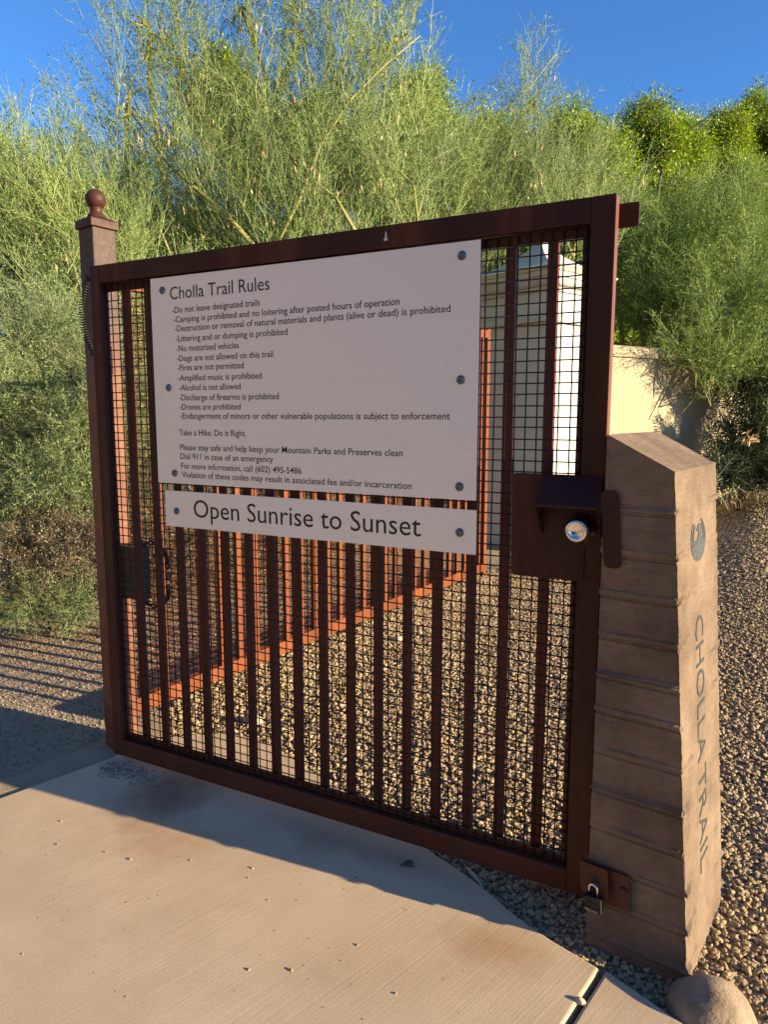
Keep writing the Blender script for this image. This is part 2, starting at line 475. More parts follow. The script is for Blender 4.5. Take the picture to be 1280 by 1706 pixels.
def scatter(o, density, rmin, rmax, mat, lift, seed, flat=.72):
    ng = bpy.data.node_groups.new('stones', 'GeometryNodeTree')
    ng.interface.new_socket('Geometry', in_out='INPUT', socket_type='NodeSocketGeometry')
    ng.interface.new_socket('Geometry', in_out='OUTPUT', socket_type='NodeSocketGeometry')
    N, L = ng.nodes, ng.links
    gi, go = N.new('NodeGroupInput'), N.new('NodeGroupOutput')
    dp = N.new('GeometryNodeDistributePointsOnFaces'); dp.inputs['Density'].default_value = density; dp.inputs['Seed'].default_value = seed
    L.new(gi.outputs[0], dp.inputs['Mesh'])
    g2i = N.new('GeometryNodeGeometryToInstance')
    for k in range(6):
        ico = N.new('GeometryNodeMeshIcoSphere'); ico.inputs['Radius'].default_value = 1; ico.inputs['Subdivisions'].default_value = 2
        ps = N.new('GeometryNodeInputPosition'); nz = N.new('ShaderNodeTexNoise'); nz.noise_dimensions = '4D'
        nz.inputs['Scale'].default_value = .9; nz.inputs['W'].default_value = k * 7.3 + seed; nz.inputs['Detail'].default_value = 2
        L.new(ps.outputs[0], nz.inputs['Vector'])
        sb = N.new('ShaderNodeVectorMath'); sb.operation = 'SUBTRACT'; L.new(nz.outputs['Color'], sb.inputs[0]); sb.inputs[1].default_value = (.5, .5, .5)
        sl = N.new('ShaderNodeVectorMath'); sl.operation = 'SCALE'; L.new(sb.outputs[0], sl.inputs[0]); sl.inputs['Scale'].default_value = 2.3
        sp = N.new('GeometryNodeSetPosition'); L.new(ico.outputs[0], sp.inputs[0]); L.new(sl.outputs[0], sp.inputs['Offset'])
        tf = N.new('GeometryNodeTransform'); tf.inputs['Scale'].default_value = (1.1, .85 + .05 * (k % 3), flat); L.new(sp.outputs[0], tf.inputs[0])
        st = N.new('GeometryNodeSetMaterial'); st.inputs['Material'].default_value = mat; L.new(tf.outputs[0], st.inputs[0])
        if k % 3 == 0:
            ss = N.new('GeometryNodeSetShadeSmooth'); L.new(st.outputs[0], ss.inputs[0]); L.new(ss.outputs[0], g2i.inputs[0])
        else: L.new(st.outputs[0], g2i.inputs[0])
    ip = N.new('GeometryNodeInstanceOnPoints'); ip.inputs['Pick Instance'].default_value = True
    L.new(dp.outputs['Points'], ip.inputs['Points']); L.new(g2i.outputs[0], ip.inputs['Instance'])
    rv = N.new('FunctionNodeRandomValue'); rv.data_type = 'FLOAT_VECTOR'
    rv.inputs[0].default_value = (-.5, -.5, 0); rv.inputs[1].default_value = (.5, .5, 6.28)
    L.new(rv.outputs[0], ip.inputs['Rotation'])
    rs = N.new('FunctionNodeRandomValue'); rs.data_type = 'FLOAT'; rs.inputs[2].default_value = 0; rs.inputs[3].default_value = 1; rs.inputs['Seed'].default_value = 5
    pw = N.new('ShaderNodeMath'); pw.operation = 'POWER'; pw.inputs[1].default_value = 1.7; L.new(rs.outputs[1], pw.inputs[0])
    mr = N.new('ShaderNodeMapRange'); mr.inputs['To Min'].default_value = rmin; mr.inputs['To Max'].default_value = rmax; L.new(pw.outputs[0], mr.inputs[0])
    L.new(mr.outputs[0], ip.inputs['Scale'])
    tr = N.new('GeometryNodeTranslateInstances'); tr.inputs['Local Space'].default_value = False
    rl = N.new('FunctionNodeRandomValue'); rl.data_type = 'FLOAT_VECTOR'; rl.inputs['Seed'].default_value = 9
    rl.inputs[0].default_value = (0, 0, 0); rl.inputs[1].default_value = (0, 0, lift); L.new(rl.outputs[0], tr.inputs['Translation'])
    L.new(ip.outputs[0], tr.inputs[0]); L.new(tr.outputs[0], go.inputs[0])
    md = o.modifiers.new('stones', 'NODES'); md.node_group = ng
    o['kind'] = 'stuff'


def fence_side(x, y): return (x - FA[0]) * FN[0] + (y - FA[1]) * FN[1]


def on_slab(x, y): return inside((x, y), slab1) or inside((x, y), slab2)


def gravel_near(x, y):
    if on_slab(x, y): return False
    if y < .02: return x > 1.4 and y > -.9 - .35 * max(0, x - 2)
    return fence_side(x, y) > -.05 and x > .02 - .3 * sm(.3, .6, y)


o = patch('gravel', -.3, 5.2, -1.9, 4.0, .03, gravel_near)
scatter(o, 7000, .0036, .0118, MT['stone'], .012, 3)
o['label'] = 'tan crushed gravel behind the gate and right of the pillar'
o = patch('gravel', -.1, 6.5, 4.0, 9.8, .12, lambda x, y: fence_side(x, y) > .02)
scatter(o, 2300, .007, .0175, MT['stone'], .012, 4)
o['label'] = 'farther gravel before the wall and shrubs'


def path_side(x, y): return not on_slab(x, y) and fence_side(x, y) < .03 and (x < .1)


o = patch('grit', -3.4, 0.1, -1.6, 3.4, .04, path_side)
scatter(o, 5200, .0012, .0055, MT['grit'], .004, 6)
o['label'] = 'fine decomposed granite of the trail left of the gate'

# ------------------------------------------------------------------ gate
GW, GB, GT = 1.983, .030, 2.030
gate = empty('gate', (0, 0, 0), 'dark brown steel gate of upright bars and wire mesh carrying both metal signs', 'gate')
b = MB()
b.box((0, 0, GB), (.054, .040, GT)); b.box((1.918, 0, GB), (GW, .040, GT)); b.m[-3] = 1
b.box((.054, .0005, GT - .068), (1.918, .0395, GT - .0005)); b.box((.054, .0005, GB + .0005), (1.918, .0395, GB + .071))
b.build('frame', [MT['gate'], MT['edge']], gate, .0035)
b = MB()                                                              # flat stop all round the opening
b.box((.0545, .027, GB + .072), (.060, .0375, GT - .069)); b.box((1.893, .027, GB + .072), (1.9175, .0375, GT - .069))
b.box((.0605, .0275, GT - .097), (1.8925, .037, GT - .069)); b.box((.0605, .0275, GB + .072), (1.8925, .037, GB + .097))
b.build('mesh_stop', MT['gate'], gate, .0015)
MY = .0225
b = MB(); wr = random.Random(3)


def wires(b, x0, x1, z0, z1, y, r, sp, P=lambda x, y, z: (x, y, z), n=5, jit=.0026):
    x = x0
    while x < x1:
        j0, j1, j2 = [wr.uniform(-jit, jit) for _ in range(3)]
        b.tube([P(x + j0, y, z0), P(x + j1, y + wr.uniform(-.001, .001), (z0 + z1) / 2), P(x + j2, y, z1)], r, n); x += sp
    z = z0 + sp * .6
    while z < z1:
        j0, j1, j2 = [wr.uniform(-jit, jit) for _ in range(3)]
        b.tube([P(x0, y - r * 1.5, z + j0), P((x0 + x1) / 2, y - r * 1.5 + wr.uniform(-.001, .001), z + j1), P(x1, y - r * 1.5, z + j2)], r, n); z += sp


wires(b, .062, 1.908, GB + .066, GT - .062, MY, .0022, .0318)
b.build('wire_mesh', MT['wire'], gate)
BARS = [.150, .262, .378, .489, .600, .711, .818, .925, 1.034, 1.145, 1.254, 1.363, 1.470, 1.583, 1.690, 1.812]
b = MB(); b.box((-.0155, .0402, GB + .060), (.0155, .0590, GT - .058))
bar0 = b.build('bar', MT['bar'], gate, .002)
bar0.location.x = BARS[0] - .003
for x in BARS[1:]:
    c = bar0.copy(); COL.objects.link(c); c.location.x = x - .003
# lock plate with rounded corners
def rrect(x0, z0, x1, z1, r, n=5, corners=(1, 1, 1, 1)):
    out = []
    for (cx, cz, a0, on) in ((x0 + r, z0 + r, 180, corners[0]), (x1 - r, z0 + r, 270, corners[1]), (x1 - r, z1 - r, 0, corners[2]), (x0 + r, z1 - r, 90, corners[3])):
        if not on:
            out.append((x0 if cx < (x0 + x1) / 2 else x1, z0 if cz < (z0 + z1) / 2 else z1)); continue
        for i in range(n + 1):
            q = math.radians(a0 + 90 * i / n); out.append((cx + r * math.cos(q), cz + r * math.sin(q)))
    return out


XZ = lambda a, c, t: (a, t, c)
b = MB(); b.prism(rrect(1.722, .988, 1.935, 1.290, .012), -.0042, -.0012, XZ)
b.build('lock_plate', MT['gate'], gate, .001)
b = MB()                                                              # box around the lock on the stile
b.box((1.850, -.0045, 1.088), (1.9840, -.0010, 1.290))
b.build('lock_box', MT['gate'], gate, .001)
b = MB()                                                              # bent rain hood: sloping top, two cheeks
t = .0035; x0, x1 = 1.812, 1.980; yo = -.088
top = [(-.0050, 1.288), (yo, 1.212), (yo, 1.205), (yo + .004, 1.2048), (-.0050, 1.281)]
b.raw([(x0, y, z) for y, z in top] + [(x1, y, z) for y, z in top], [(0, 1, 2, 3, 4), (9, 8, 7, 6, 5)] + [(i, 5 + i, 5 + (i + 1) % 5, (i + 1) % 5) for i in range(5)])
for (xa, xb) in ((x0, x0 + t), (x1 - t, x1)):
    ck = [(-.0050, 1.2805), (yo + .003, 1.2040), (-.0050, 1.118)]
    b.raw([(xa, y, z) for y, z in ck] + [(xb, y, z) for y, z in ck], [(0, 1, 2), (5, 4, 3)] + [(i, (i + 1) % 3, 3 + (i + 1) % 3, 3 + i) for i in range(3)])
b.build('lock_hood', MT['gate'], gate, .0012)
RY = np.array([[1, 0, 0], [0, 0, -1], [0, 1, 0]], float)              # lathe axis z -> -y
b = MB(); b.lathe([(.0, -.001), (.041, -.001), (.0415, .005), (.039, .012), (.031, .019), (.0285, .030), (.0285, .044), (.0315, .054), (.0325, .064), (.0315, .070), (.026, .0735), (.020, .0745), (.0195, .0730), (.0, .0728)], 40, (1.926, -.0045, 1.143), RY)
b.build('knob', MT['chrome'], gate)
b = MB(); b.box((1.9835, .006, 1.100), (1.9865, .036, 1.190)); b.lathe([(0, 0), (.0085, 0), (.0085, .017), (.006, .021), (0, .021)], 16, (1.9868, .024, 1.142), np.array([[0, 0, 1], [1, 0, 0], [0, 1, 0]], float))
b.build('latch_bolt', MT['bolt'], gate, .0008)
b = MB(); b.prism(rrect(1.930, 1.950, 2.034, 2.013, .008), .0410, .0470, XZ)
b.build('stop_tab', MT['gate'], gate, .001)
b = MB()                                                              # coil spring that pulls the gate shut
pts = []; turns = 30
for i in range(turns * 10 + 1):
    u = i / (turns * 10); z = 1.995 - .30 * u
    cx = -.058 - .050 * math.sin(math.pi * min(1, u * 1.05)) ** .8; cy = .050
    a = 2 * math.pi * turns * u; pts.append((cx + .0125 * math.cos(a), cy + .0125 * math.sin(a), z))
b.tube(pts, .0022, 5)
b.build('closer_spring', MT['black'], gate)
b = MB()
b.box((-.062, .030, 1.985), (.004, .046, 2.010))
for (x, z) in ((-.020, 1.998), (-.042, 1.992)):
    b.lathe([(0, 0), (.011, 0), (.011, .008), (.007, .012), (0, .012)], 6, (x, .0298, z), RY, 0, False)
b.build('spring_bracket', MT['black'], gate, .0008)
for z in (.36, 1.62):
    b = MB(); b.lathe([(0, 0), (.012, 0), (.012, .11), (0, .11)], 14, (.016, .066, z)); b.box((-.03, .0525, z + .01), (.03, .0585, z + .10))
    b.build('hinge', MT['gate'], gate, .001)
# ground-down weld seams at the mitres
for (xa, za, xb, zb) in ((.002, GT - .002, .052, GT - .066), (1.920, GT - .066, 1.981, GT - .002), (.002, GB + .002, .052, GB + .069), (1.920, GB + .069, 1.981, GB + .002)):
    b = MB(); b.tube([(xa + (xb - xa) * u, .0008 + .0005 * math.sin(u * 40), za + (zb - za) * u + .0008 * math.sin(u * 23)) for u in np.linspace(0, 1, 24)], .0016, 6)
    b.build('weld_seam', MT['gate'], gate)
# scuffs on the rail: a white drip
b = MB(); b.prism([(1.295, 1.985), (1.303, 1.983), (1.311, 1.985), (1.306, 1.994), (1.3045, 2.010), (1.3015, 2.010), (1.300, 1.994)], -.0009, .0004, XZ)
b.build('paint_drip', MT['stucco_trim'], gate)

# ------------------------------------------------------------------ signs
K = (2.0044 + .006) / (2.0044 - .03)                                  # positions were measured 36 mm in front of this plane
SX = lambda x: CAM[0] + (x - CAM[0]) * K
SZ = lambda z: CAM[2] + (z - CAM[2]) * K
SF = .006                                                             # front face of the sheets


def text_mesh(s, offset=0.0):
    cu = bpy.data.curves.new('txt', 'FONT'); cu.body = s; cu.size = 1; cu.resolution_u = 3; cu.offset = offset
    ob = bpy.data.objects.new('txt', cu); COL.objects.link(ob)
    bpy.context.view_layer.update()
    me = bpy.data.meshes.new_from_object(ob.evaluated_get(bpy.context.evaluated_depsgraph_get()))
    v = np.array([x.co[:] for x in me.vertices]); f = [tuple(p.vertices) for p in me.polygons]
    bpy.data.objects.remove(ob); bpy.data.curves.remove(cu); bpy.data.meshes.remove(me)
    return v, f


HV, _ = text_mesh('H'); CAPH = HV[:, 1].max() - HV[:, 1].min()


def put_text(b, s, fr, w, cap, offset=0.0):
    """fr(a,b) maps run and height in metres to space"""
    v, f = text_mesh(s, offset); x0, x1 = v[:, 0].min(), v[:, 0].max()
    b.raw([fr((p[0] - x0) * w / (x1 - x0), p[1] * cap / CAPH) for p in v], f)


big = empty('rules_sign', (1.0, SF, 1.2), 'large brushed aluminium sign listing the trail rules, screwed to the gate', 'sign')
b = MB(); b.box((SX(.352), SF, SZ(1.205)), (SX(1.620), SF + .004, SZ(1.9465))); b.build('panel', MT['sign'], big, .0006)
LINES = [('Cholla Trail Rules', .445, .885, 1.867, .043), ('-Do not leave designated trails', .453, .844, 1.819, 0), ('-Camping is prohibited and no loitering after posted hours of operation', .458, 1.365, 1.7855, 0),
         ('-Destruction or removal of natural materials and plants (alive or dead) is prohibited', .462, 1.531, 1.7535, 0), ('-Littering and or dumping is prohibited', .465, .954, 1.718, 0),
         ('-No motorized vehicles', .467, .751, 1.6835, 0), ('-Dogs are not allowed on this trail', .467, .894, 1.6485, 0), ('-Fires are not permitted', .469, .770, 1.6155, 0),
         ('-Amplified music is prohibited', .470, .845, 1.579, 0), ('-Alcohol is not allowed', .472, .754, 1.5445, 0), ('-Discharge of firearms is prohibited', .471, .915, 1.509, 0),
         ('-Drones are prohibited', .472, .752, 1.4755, 0), ('-Endangerment of minors or other vulnerable populations is subject to enforcement', .473, 1.534, 1.443, 0),
         ('Take a Hike. Do it Right.', .466, .773, 1.383, 0), ('Please stay safe and help keep your Mountain Parks and Preserves clean', .467, 1.378, 1.3295, 0),
         ('Dial 911 in case of an emergency', .467, .886, 1.2965, 0), ('For more information, call (602) 495-5486', .469, 1.001, 1.261, 0),
         ('Violation of these codes may result in associated fee and/or incarceration', .471, 1.409, 1.229, 0)]
for (s, xa, xb, z, cap) in LINES:
    b = MB(); put_text(b, s, lambda a, h, xa=xa, z=z: (SX(xa) + a, SF - .0006, SZ(z) + h), SX(xb) - SX(xa), cap * K if cap else .0214, .004 if not cap else .000)
    b.build('lettering', MT['text'], big)


def screw(par, x, z):
    b = MB(); b.lathe([(.0135, 0), (.0135, .0014), (.0112, .0017), (.0110, .004), (.0090, .0068), (.0052, .0085), (.0046, .0072), (0, .0072)], 20, (x, SF - .0001, z), RY); return b.build('screw', MT['bolt'], par)


for x, z in ((.409, 1.902), (.422, 1.556), (.436, 1.243), (1.564, 1.908), (1.566, 1.558), (1.567, 1.244)): screw(big, SX(x), SZ(z))
small = empty('hours_sign', (1.0, SF, 1.05), 'narrow brushed aluminium sign reading Open Sunrise to Sunset, below the rules sign', 'sign')
b = MB(); b.box((SX(.383), SF, SZ(1.042)), (SX(1.6225), SF + .004, SZ(1.1765))); b.build('panel', MT['sign'], small, .0006)
b = MB(); put_text(b, 'Open Sunrise to Sunset', lambda a, h: (SX(.522) + a, SF - .0006, SZ(1.0835) + h), SX(1.442) - SX(.522), .066, .0)
b.build('lettering', MT['text'], small)
for x, z in ((.438, 1.101), (1.570, 1.106)): screw(small, SX(x), SZ(z))

# ------------------------------------------------------------------ hinge post
PA = -math.atan2(FT[0], FT[1]) - math.radians(1.5); PR = rotz(PA); PC = np.array([-.125, .160, 0.0])
post = empty('gate_post', tuple(PC), 'square rusty steel gate post topped with a ball, behind the hinge side', 'post')
b = MB(); b.box((-.0535, -.0535, -.05), (.0535, .0535, 2.215), PR, PC); b.build('shaft', MT['post_shaft'], post, .006)
b = MB(); b.box((-.0625, -.0625, 2.213), (.0625, .0625, 2.246), PR, PC)
vs = [PR @ np.array(p) + PC for p in ((-.061, -.061, 2.2461), (.061, -.061, 2.2461), (.061, .061, 2.2461), (-.061, .061, 2.2461), (-.026, -.026, 2.266), (.026, -.026, 2.266), (.026, .026, 2.266), (-.026, .026, 2.266))]
b.raw(vs, [(0, 1, 5, 4), (1, 2, 6, 5), (2, 3, 7, 6), (3, 0, 4, 7), (4, 5, 6, 7)])
b.build('cap', MT['post'], post, .003)
b = MB(); r = .0405; zc = 2.334
b.lathe([(.037, 2.262), (.034, 2.272), (.027, 2.280), (.024, 2.287), (.026, 2.291), (.023, 2.296)] + [(r * math.sin(q), zc - r * math.cos(q)) for q in np.linspace(.6, math.pi, 16)], 32, PC)
b.build('ball_finial', MT['post'], post)

# ------------------------------------------------------------------ fence
FL = 3.46
f_ang = math.atan2(FT[1], FT[0])
FR = rotz(f_ang); FO = np.array([FA[0] + .0, FA[1], 0.0]) + np.append(-FN * .022, 0)
SL = .026                                                             # the fence climbs gently with the ground


def FP(s, y, z): return FR @ np.array([s, y, z]) + FO
def FPz(s, y, z): return FR @ np.array([s, y, z + SL * s]) + FO


fence = empty('fence', tuple(FO), 'rust orange steel bar fence with wire mesh running back from the gate post', 'fence')


def rail(b, s0, s1, y0, y1, z0, z1):
    vs = [FPz(s, y, z) for s in (s0, s1) for y, z in ((y0, z0), (y1, z0), (y1, z1), (y0, z1))]
    b.raw(vs, [(0, 1, 2, 3), (7, 6, 5, 4)] + [(i, 4 + i, 4 + (i + 1) % 4, (i + 1) % 4) for i in range(4)])


FZ0, FZ1 = .026, 2.085
b = MB(); rail(b, -.13, FL, -.022, .022, FZ0, FZ0 + .074); b.build('bottom_rail', MT['fence'], fence, .003)
b = MB(); rail(b, -.13, FL, -.022, .022, FZ1 - .066, FZ1); b.build('top_rail', MT['fence'], fence, .003)
b = MB(); b.box((FL - .05, -.0235, -.05), (FL - .002, .0235, FZ1 + SL * FL + .010), FR, FO); b.build('end_post', MT['fence'], fence, .003)
first = None; s = -.02; k = 0
while s < FL - .06:
    if first is None:
        b = MB(); b.box((-.0155, -.022, FZ0 + .0745), (.0155, .006, FZ1 - .0665), FR, (0, 0, 0)); first = b.build('bar', MT['fence'], None, .002)
        c = first
    else:
        c = first.copy(); COL.objects.link(c)
    c.parent = fence; c.matrix_parent_inverse = fence.matrix_basis.inverted(); c.location = Vector(FO) + Vector(FR @ np.array([s, 0, SL * s])); s += .1245
b = MB(); wires(b, -.12, FL - .06, FZ0 + .06, FZ1 - .06, .0095, .0017, .032, lambda s, y, z: FPz(s, y, z), 4)
b.build('wire_mesh', MT['fence'], fence)
# lock box and chain on the post
LB = np.array([.005, .155, .79])
lb = empty('lock_box', tuple(LB), 'black metal lock box fixed beside the foot of the ball topped post', 'lock box')
b = MB(); b.box((-.085, -.03, -.115), (.075, .03, .115), PR, LB); b.build('housing', MT['black'], lb, .006)
b = MB(); b.box((-.075, -.0345, -.105), (.065, -.0302, .105), PR, LB); b.build('cover', MT['black'], lb, .002)
ch = MB(); loop = []
for i in range(40):
    q = 2 * math.pi * i / 40
    loop.append((.150 + .088 * np.sign(math.cos(q)) * abs(math.cos(q)) ** .6, .115, .800 + .128 * np.sign(math.sin(q)) * abs(math.sin(q)) ** .6 + .006 * math.sin(5 * q)))
for i, p in enumerate(loop):
    q0 = np.array(loop[i - 1]); q1 = np.array(loop[(i + 1) % 40]); t = q1 - q0; t /= np.linalg.norm(t)
    side = np.array([0, 1.0, 0]) if i % 2 else np.cross(t, [0, 1.0, 0])
    ch.tube([np.array(p) + t * .0145 * math.cos(a) + side * .0085 * math.sin(a) for a in np.linspace(0, 2 * math.pi, 11)[:-1]], .0038, 6, 0, True)
tag(ch.build('chain', MT['black']), 'black chain looped around the lock box behind the gate mesh', 'chain')

# ------------------------------------------------------------------ concrete pillar
r_ = np.array([.153, .988]); l_ = np.array([-.988, .153])
RIDGE = [1.219, 1.103, .992, .879, .769, .670, .555, .443, .333, .224, .117, .010]


def pcorner(k, z):
    t = z / 1.315
    N0 = np.array([2.269, -.143]) * (1 - t) + np.array([2.172, -.135]) * t
    Lf = N0 + l_ * (.272 * (1 - t) + .172 * t)
    D = .43 * (1 - t) + .46 * t
    return (N0, N0 + r_ * D, Lf + r_ * D, Lf)[k]


def ztop(x, y):
    d = (np.array([x, y]) - pcorner(0, 1.315)) @ l_
    return 1.317 + .52 * d


b = MB(); NU = (44, 26, 44, 26); NUs = sum((26, 44, 26, 44)) if 0 else 0
sides = [(0, 1, 70), (1, 2, 12), (2, 3, 12), (3, 0, 56)]
zs = [-.12]
while zs[-1] < 1.300: zs.append(zs[-1] + .0034)
zs = zs[:-1] + [1.301]
NP = sum(n for *_, n in sides); vs = []
nv = lambda *a: noise.noise(Vector(a))
for z in zs + [1.9]:
    topring = z > 1.5; zz = 1.301 if topring else z
    for si, (a, c, n) in enumerate(sides):
        A, B = pcorner(a, zz), pcorner(c, zz); d = (B - A) / np.linalg.norm(B - A); nrm = np.array([d[1], -d[0]])
        pd = (pcorner(a, zz) - pcorner((a + 3) % 4, zz)); pd = pd / np.linalg.norm(pd); pn = np.array([pd[1], -pd[0]])
        for i in range(n):
            u = i / n; u = .5 - .5 * math.cos(math.pi * u) if n > 30 else u
            p = A + (B - A) * u
            rz = 0
            for kz, R0 in enumerate(RIDGE):
                wob = .004 * nv(p[0] * 9, p[1] * 9, R0 * 7)
                dd = abs(zz - R0 - wob)
                if dd < .0085:
                    e0, e1 = max(0, 1 - u * 7), max(0, 1 - (1 - u) * 7)
                    if si == 0: amp = (.0050 + .0042 * max(.6 * e0, e1 * 1.3)) * (.62 + 1.9 * nv(p[0] * 11 + kz * 5, p[1] * 11, R0 * 3)) + .001
                    if si == 0 and .28 < u < .72: amp *= .3
                    if si == 3: amp = (.0044 + .0048 * e1) * (.75 + 1.0 * nv(p[0] * 13 + kz * 5, p[1] * 13, R0 * 3 + 9)) + .0008
                    elif si != 0: amp = .003
                    amp *= 1 + .5 * nv(p[0] * 70, p[1] * 70, R0 * 50)
                    amp = max(0, amp); rz = max(rz, amp * min(1, (.0085 - dd) / .0022))
            for R0 in RIDGE:
                if si in (0, 3) and 0 < R0 - zz - .0085 < .0085: rz = min(rz, 0) - .0035 * (1 if si == 3 else .5)
            course = int(np.searchsorted(sorted(RIDGE), zz)); step = .0030 * (((course * 37 + si * 11) % 7) / 3.5 - 1)
            if si == 0: step *= .4
            if si == 0: rz *= 1 - .95 * sm(.20, .30, u) * (1 - sm(.70, .80, u)) * (1 - sm(1.24, 1.26, zz))
            disp = rz + step + .0012 * nv(p[0] * 30, p[1] * 30, zz * 30) + .0013 * nv(p[0] * 95, p[1] * 95, zz * 95)
            if si == 0: disp -= (disp - rz) * .92 * sm(.20, .30, u) * (1 - sm(.70, .80, u))
            if i == 0:
                cn = (nrm + pn); cn = cn / np.linalg.norm(cn); q = p + cn * (disp * 1.1 - .0015 - .005 * max(0, nv(p[0] * 5, 3, zz * 75)))
            else: q = p + nrm * disp
            vs.append((q[0], q[1], (ztop(q[0], q[1]) - (.004 if i == 0 else 0)) if topring else zz))
fs = [(j * NP + i, j * NP + (i + 1) % NP, (j + 1) * NP + (i + 1) % NP, (j + 1) * NP + i) for j in range(len(zs)) for i in range(NP)]
b.raw(vs, fs, 0, False); nt_ = len(zs) * NP
b.f.append(tuple(range(nt_, nt_ + NP))); b.m.append(0); b.sm.append(False)
pil = empty('trail_marker', (2.15, .05, 0), 'board formed brown concrete marker engraved CHOLLA TRAIL, right of the gate', 'trail marker')
b.build('body', MT['pillar'], pil)


def on_face(s, z, out=.0012):
    """point on the lettered side: s metres back from the near edge at height z"""
    c = pcorner(0, z); p = c + r_ * s + np.array([r_[1], -r_[0]]) * out
    return (p[0], p[1], z)


EP = simple('engraved_paint', [(.018, .023, .025), (.05, .055, .056)], 60, .8, 0, bstr=0)
for wd_, z0, z1 in (('CHOLLA', .912, .505), ('TRAIL', .480, .185)):
    b = MB(); put_text(b, wd_, lambda a, h, z0=z0: on_face(.172 + h, z0 - a), z0 - z1, .086, -.004)
    b.build('lettering', EP, pil)
b = MB(); EC = (.222, 1.122); ER = .082; EZ = .060


def emb(poly): b.prism(poly, .0004, .0016, lambda a, c, t: on_face(EC[0] + a * ER, EC[1] + c * EZ, t))


def arc(r, a0, a1, n=18, cx=0, cy=0): return [(cx + r * math.cos(math.radians(a0 + (a1 - a0) * i / n)), cy + r * math.sin(math.radians(a0 + (a1 - a0) * i / n))) for i in range(n + 1)]


def cres(r0, c0, r1, c1, a0, a1, b0, b1): emb(arc(r0, a0, a1, 20, *c0) + arc(r1, b1, b0, 20, *c1))


emb(arc(1, 188, 356, 26) + [(.86, .22), (.70, .06), (.56, -.02), (.40, -.04), (.20, -.02), (.0, -.12), (-.2, -.14), (-.42, -.02), (-.66, -.10), (-.80, -.02)])   # body of the wings
cres(1.0, (0, 0), .90, (-.06, .03), -6, 62, -8, 62)
cres(.80, (0, .02), .72, (-.05, .05), -14, 55, -14, 55)
cres(1.0, (0, 0), .90, (.06, .02), 128, 196, 128, 196)
cres(.76, (0, .0), .68, (.06, .03), 122, 200, 122, 200)
emb([(-.32, -.16), (.52, -.04), (.50, .2), (.45, .42), (.33, .60), (.12, .70), (-.02, .64), (-.26, .40), (-.08, .42), (.02, .30), (-.02, .14), (-.16, -.02)])   # neck and head
b.build('emblem', simple('emblem_paint', [(.02, .026, .03), (.085, .10, .105)], 80, .8, 0, bstr=0), pil)


def dark_face(s, z, out):
    """point on the side that faces the walker: s metres left of the near edge"""
    c = pcorner(0, z); p = c + l_ * s + np.array([-r_[0], -r_[1]]) * out
    return (p[0], p[1], z)


b = MB(); b.prism(rrect(.136, 1.060, .182, 1.262, .014, 5, (1, 1, 1, 1)), .0062, .0105, lambda a, c, t: dark_face(a, c, t))
b.build('strike_plate', MT['gate'], pil, .001)
hs = empty('hasp', dark_face(.2, .19, 0), 'rusty steel hasp bolted low on the brown concrete marker', 'hasp')
b = MB(); b.prism(rrect(.138, .120, .262, .222, .004), .0085, .0135, lambda a, c, t: dark_face(a, c, t)); b.build('back_plate', MT['gate'], hs, .001)
b = MB()
out = rrect(.190, .142, .268, .232, .007)
b.prism(out, .030, .0345, lambda a, c, t: dark_face(a, c, t)); b.prism([(.258, .142), (.268, .142), (.268, .232), (.258, .232)], .0136, .0299, lambda a, c, t: dark_face(a, c, t))
b.build('slotted_tab', MT['gate'], hs, .001)
b = MB(); b.prism(rrect(.219, .168, .235, .212, .007), .0347, .0353, lambda a, c, t: dark_face(a, c, t)); b.build('slot', MT['black'], hs)
b = MB(); cpt = np.array(dark_face(.155, .178, .0137)); FRR = np.array([[l_[0], 0, -r_[0]], [l_[1], 0, -r_[1]], [0, 1, 0]], float)
b.lathe([(0, 0), (.0105, 0), (.0105, .006), (.007, .009), (0, .0092)], 6, cpt, FRR, 0, False); b.build('bolt_head', MT['gate'], hs)
pl = empty('padlock', dark_face(.227, .12, .045), 'black laminated padlock with a silver shackle hanging from the hasp', 'padlock')
b = MB()
for i in range(6):
    b.prism(rrect(.204, .112 + i * .0064, .250, .1179 + i * .0064, .0015), .0365 - .0006 * (i % 2), .0585 + .0006 * (i % 2), lambda a, c, t: dark_face(a, c, t))
b.build('lock_body', MT['black'], pl, .0012)
b = MB(); sh = []
for q in np.linspace(0, math.pi, 13): sh.append(dark_face(.227 + .0115 * math.cos(q), .172 + .0125 * math.sin(q), .0475))
sh = [dark_face(.2385, .149, .0475)] + sh + [dark_face(.2155, .149, .0475)]
b.tube(sh, .0034, 8); b.build('shackle', MT['chrome'], pl)
b = MB(); put_text(b, 'Master', lambda a, h: dark_face(.2475 - a, .1135 + h, .0599), .036, .0045, .006)
b.build('lettering', MT['stucco_trim'], pl)

# ------------------------------------------------------------------ boulder, stones, bits on the ground
def rock(name, c, rad, seed, mat, amp=.22, flat=(1, 1, .8), sub=5, fs_=1.0):
    import bmesh
    bm = bmesh.new(); bmesh.ops.create_icosphere(bm, subdivisions=sub, radius=1)
    for v in bm.verts:
        p = v.co.copy(); d = noise.noise(p * .9 * fs_ + Vector((seed, 0, 0))) * amp + noise.noise(p * 2.3 * fs_ + Vector((0, seed, 0))) * amp * .35 + noise.noise(p * 9 + Vector((0, seed, 0))) * amp * .06
        v.co = Vector((p.x * flat[0], p.y * flat[1], p.z * flat[2])) * rad * (1 + d)
    me = bpy.data.meshes.new(name); bm.to_mesh(me); bm.free(); me.materials.append(mat)
    me.polygons.foreach_set('use_smooth', [True] * len(me.polygons))
    o = link(name, me); o.location = c; return o


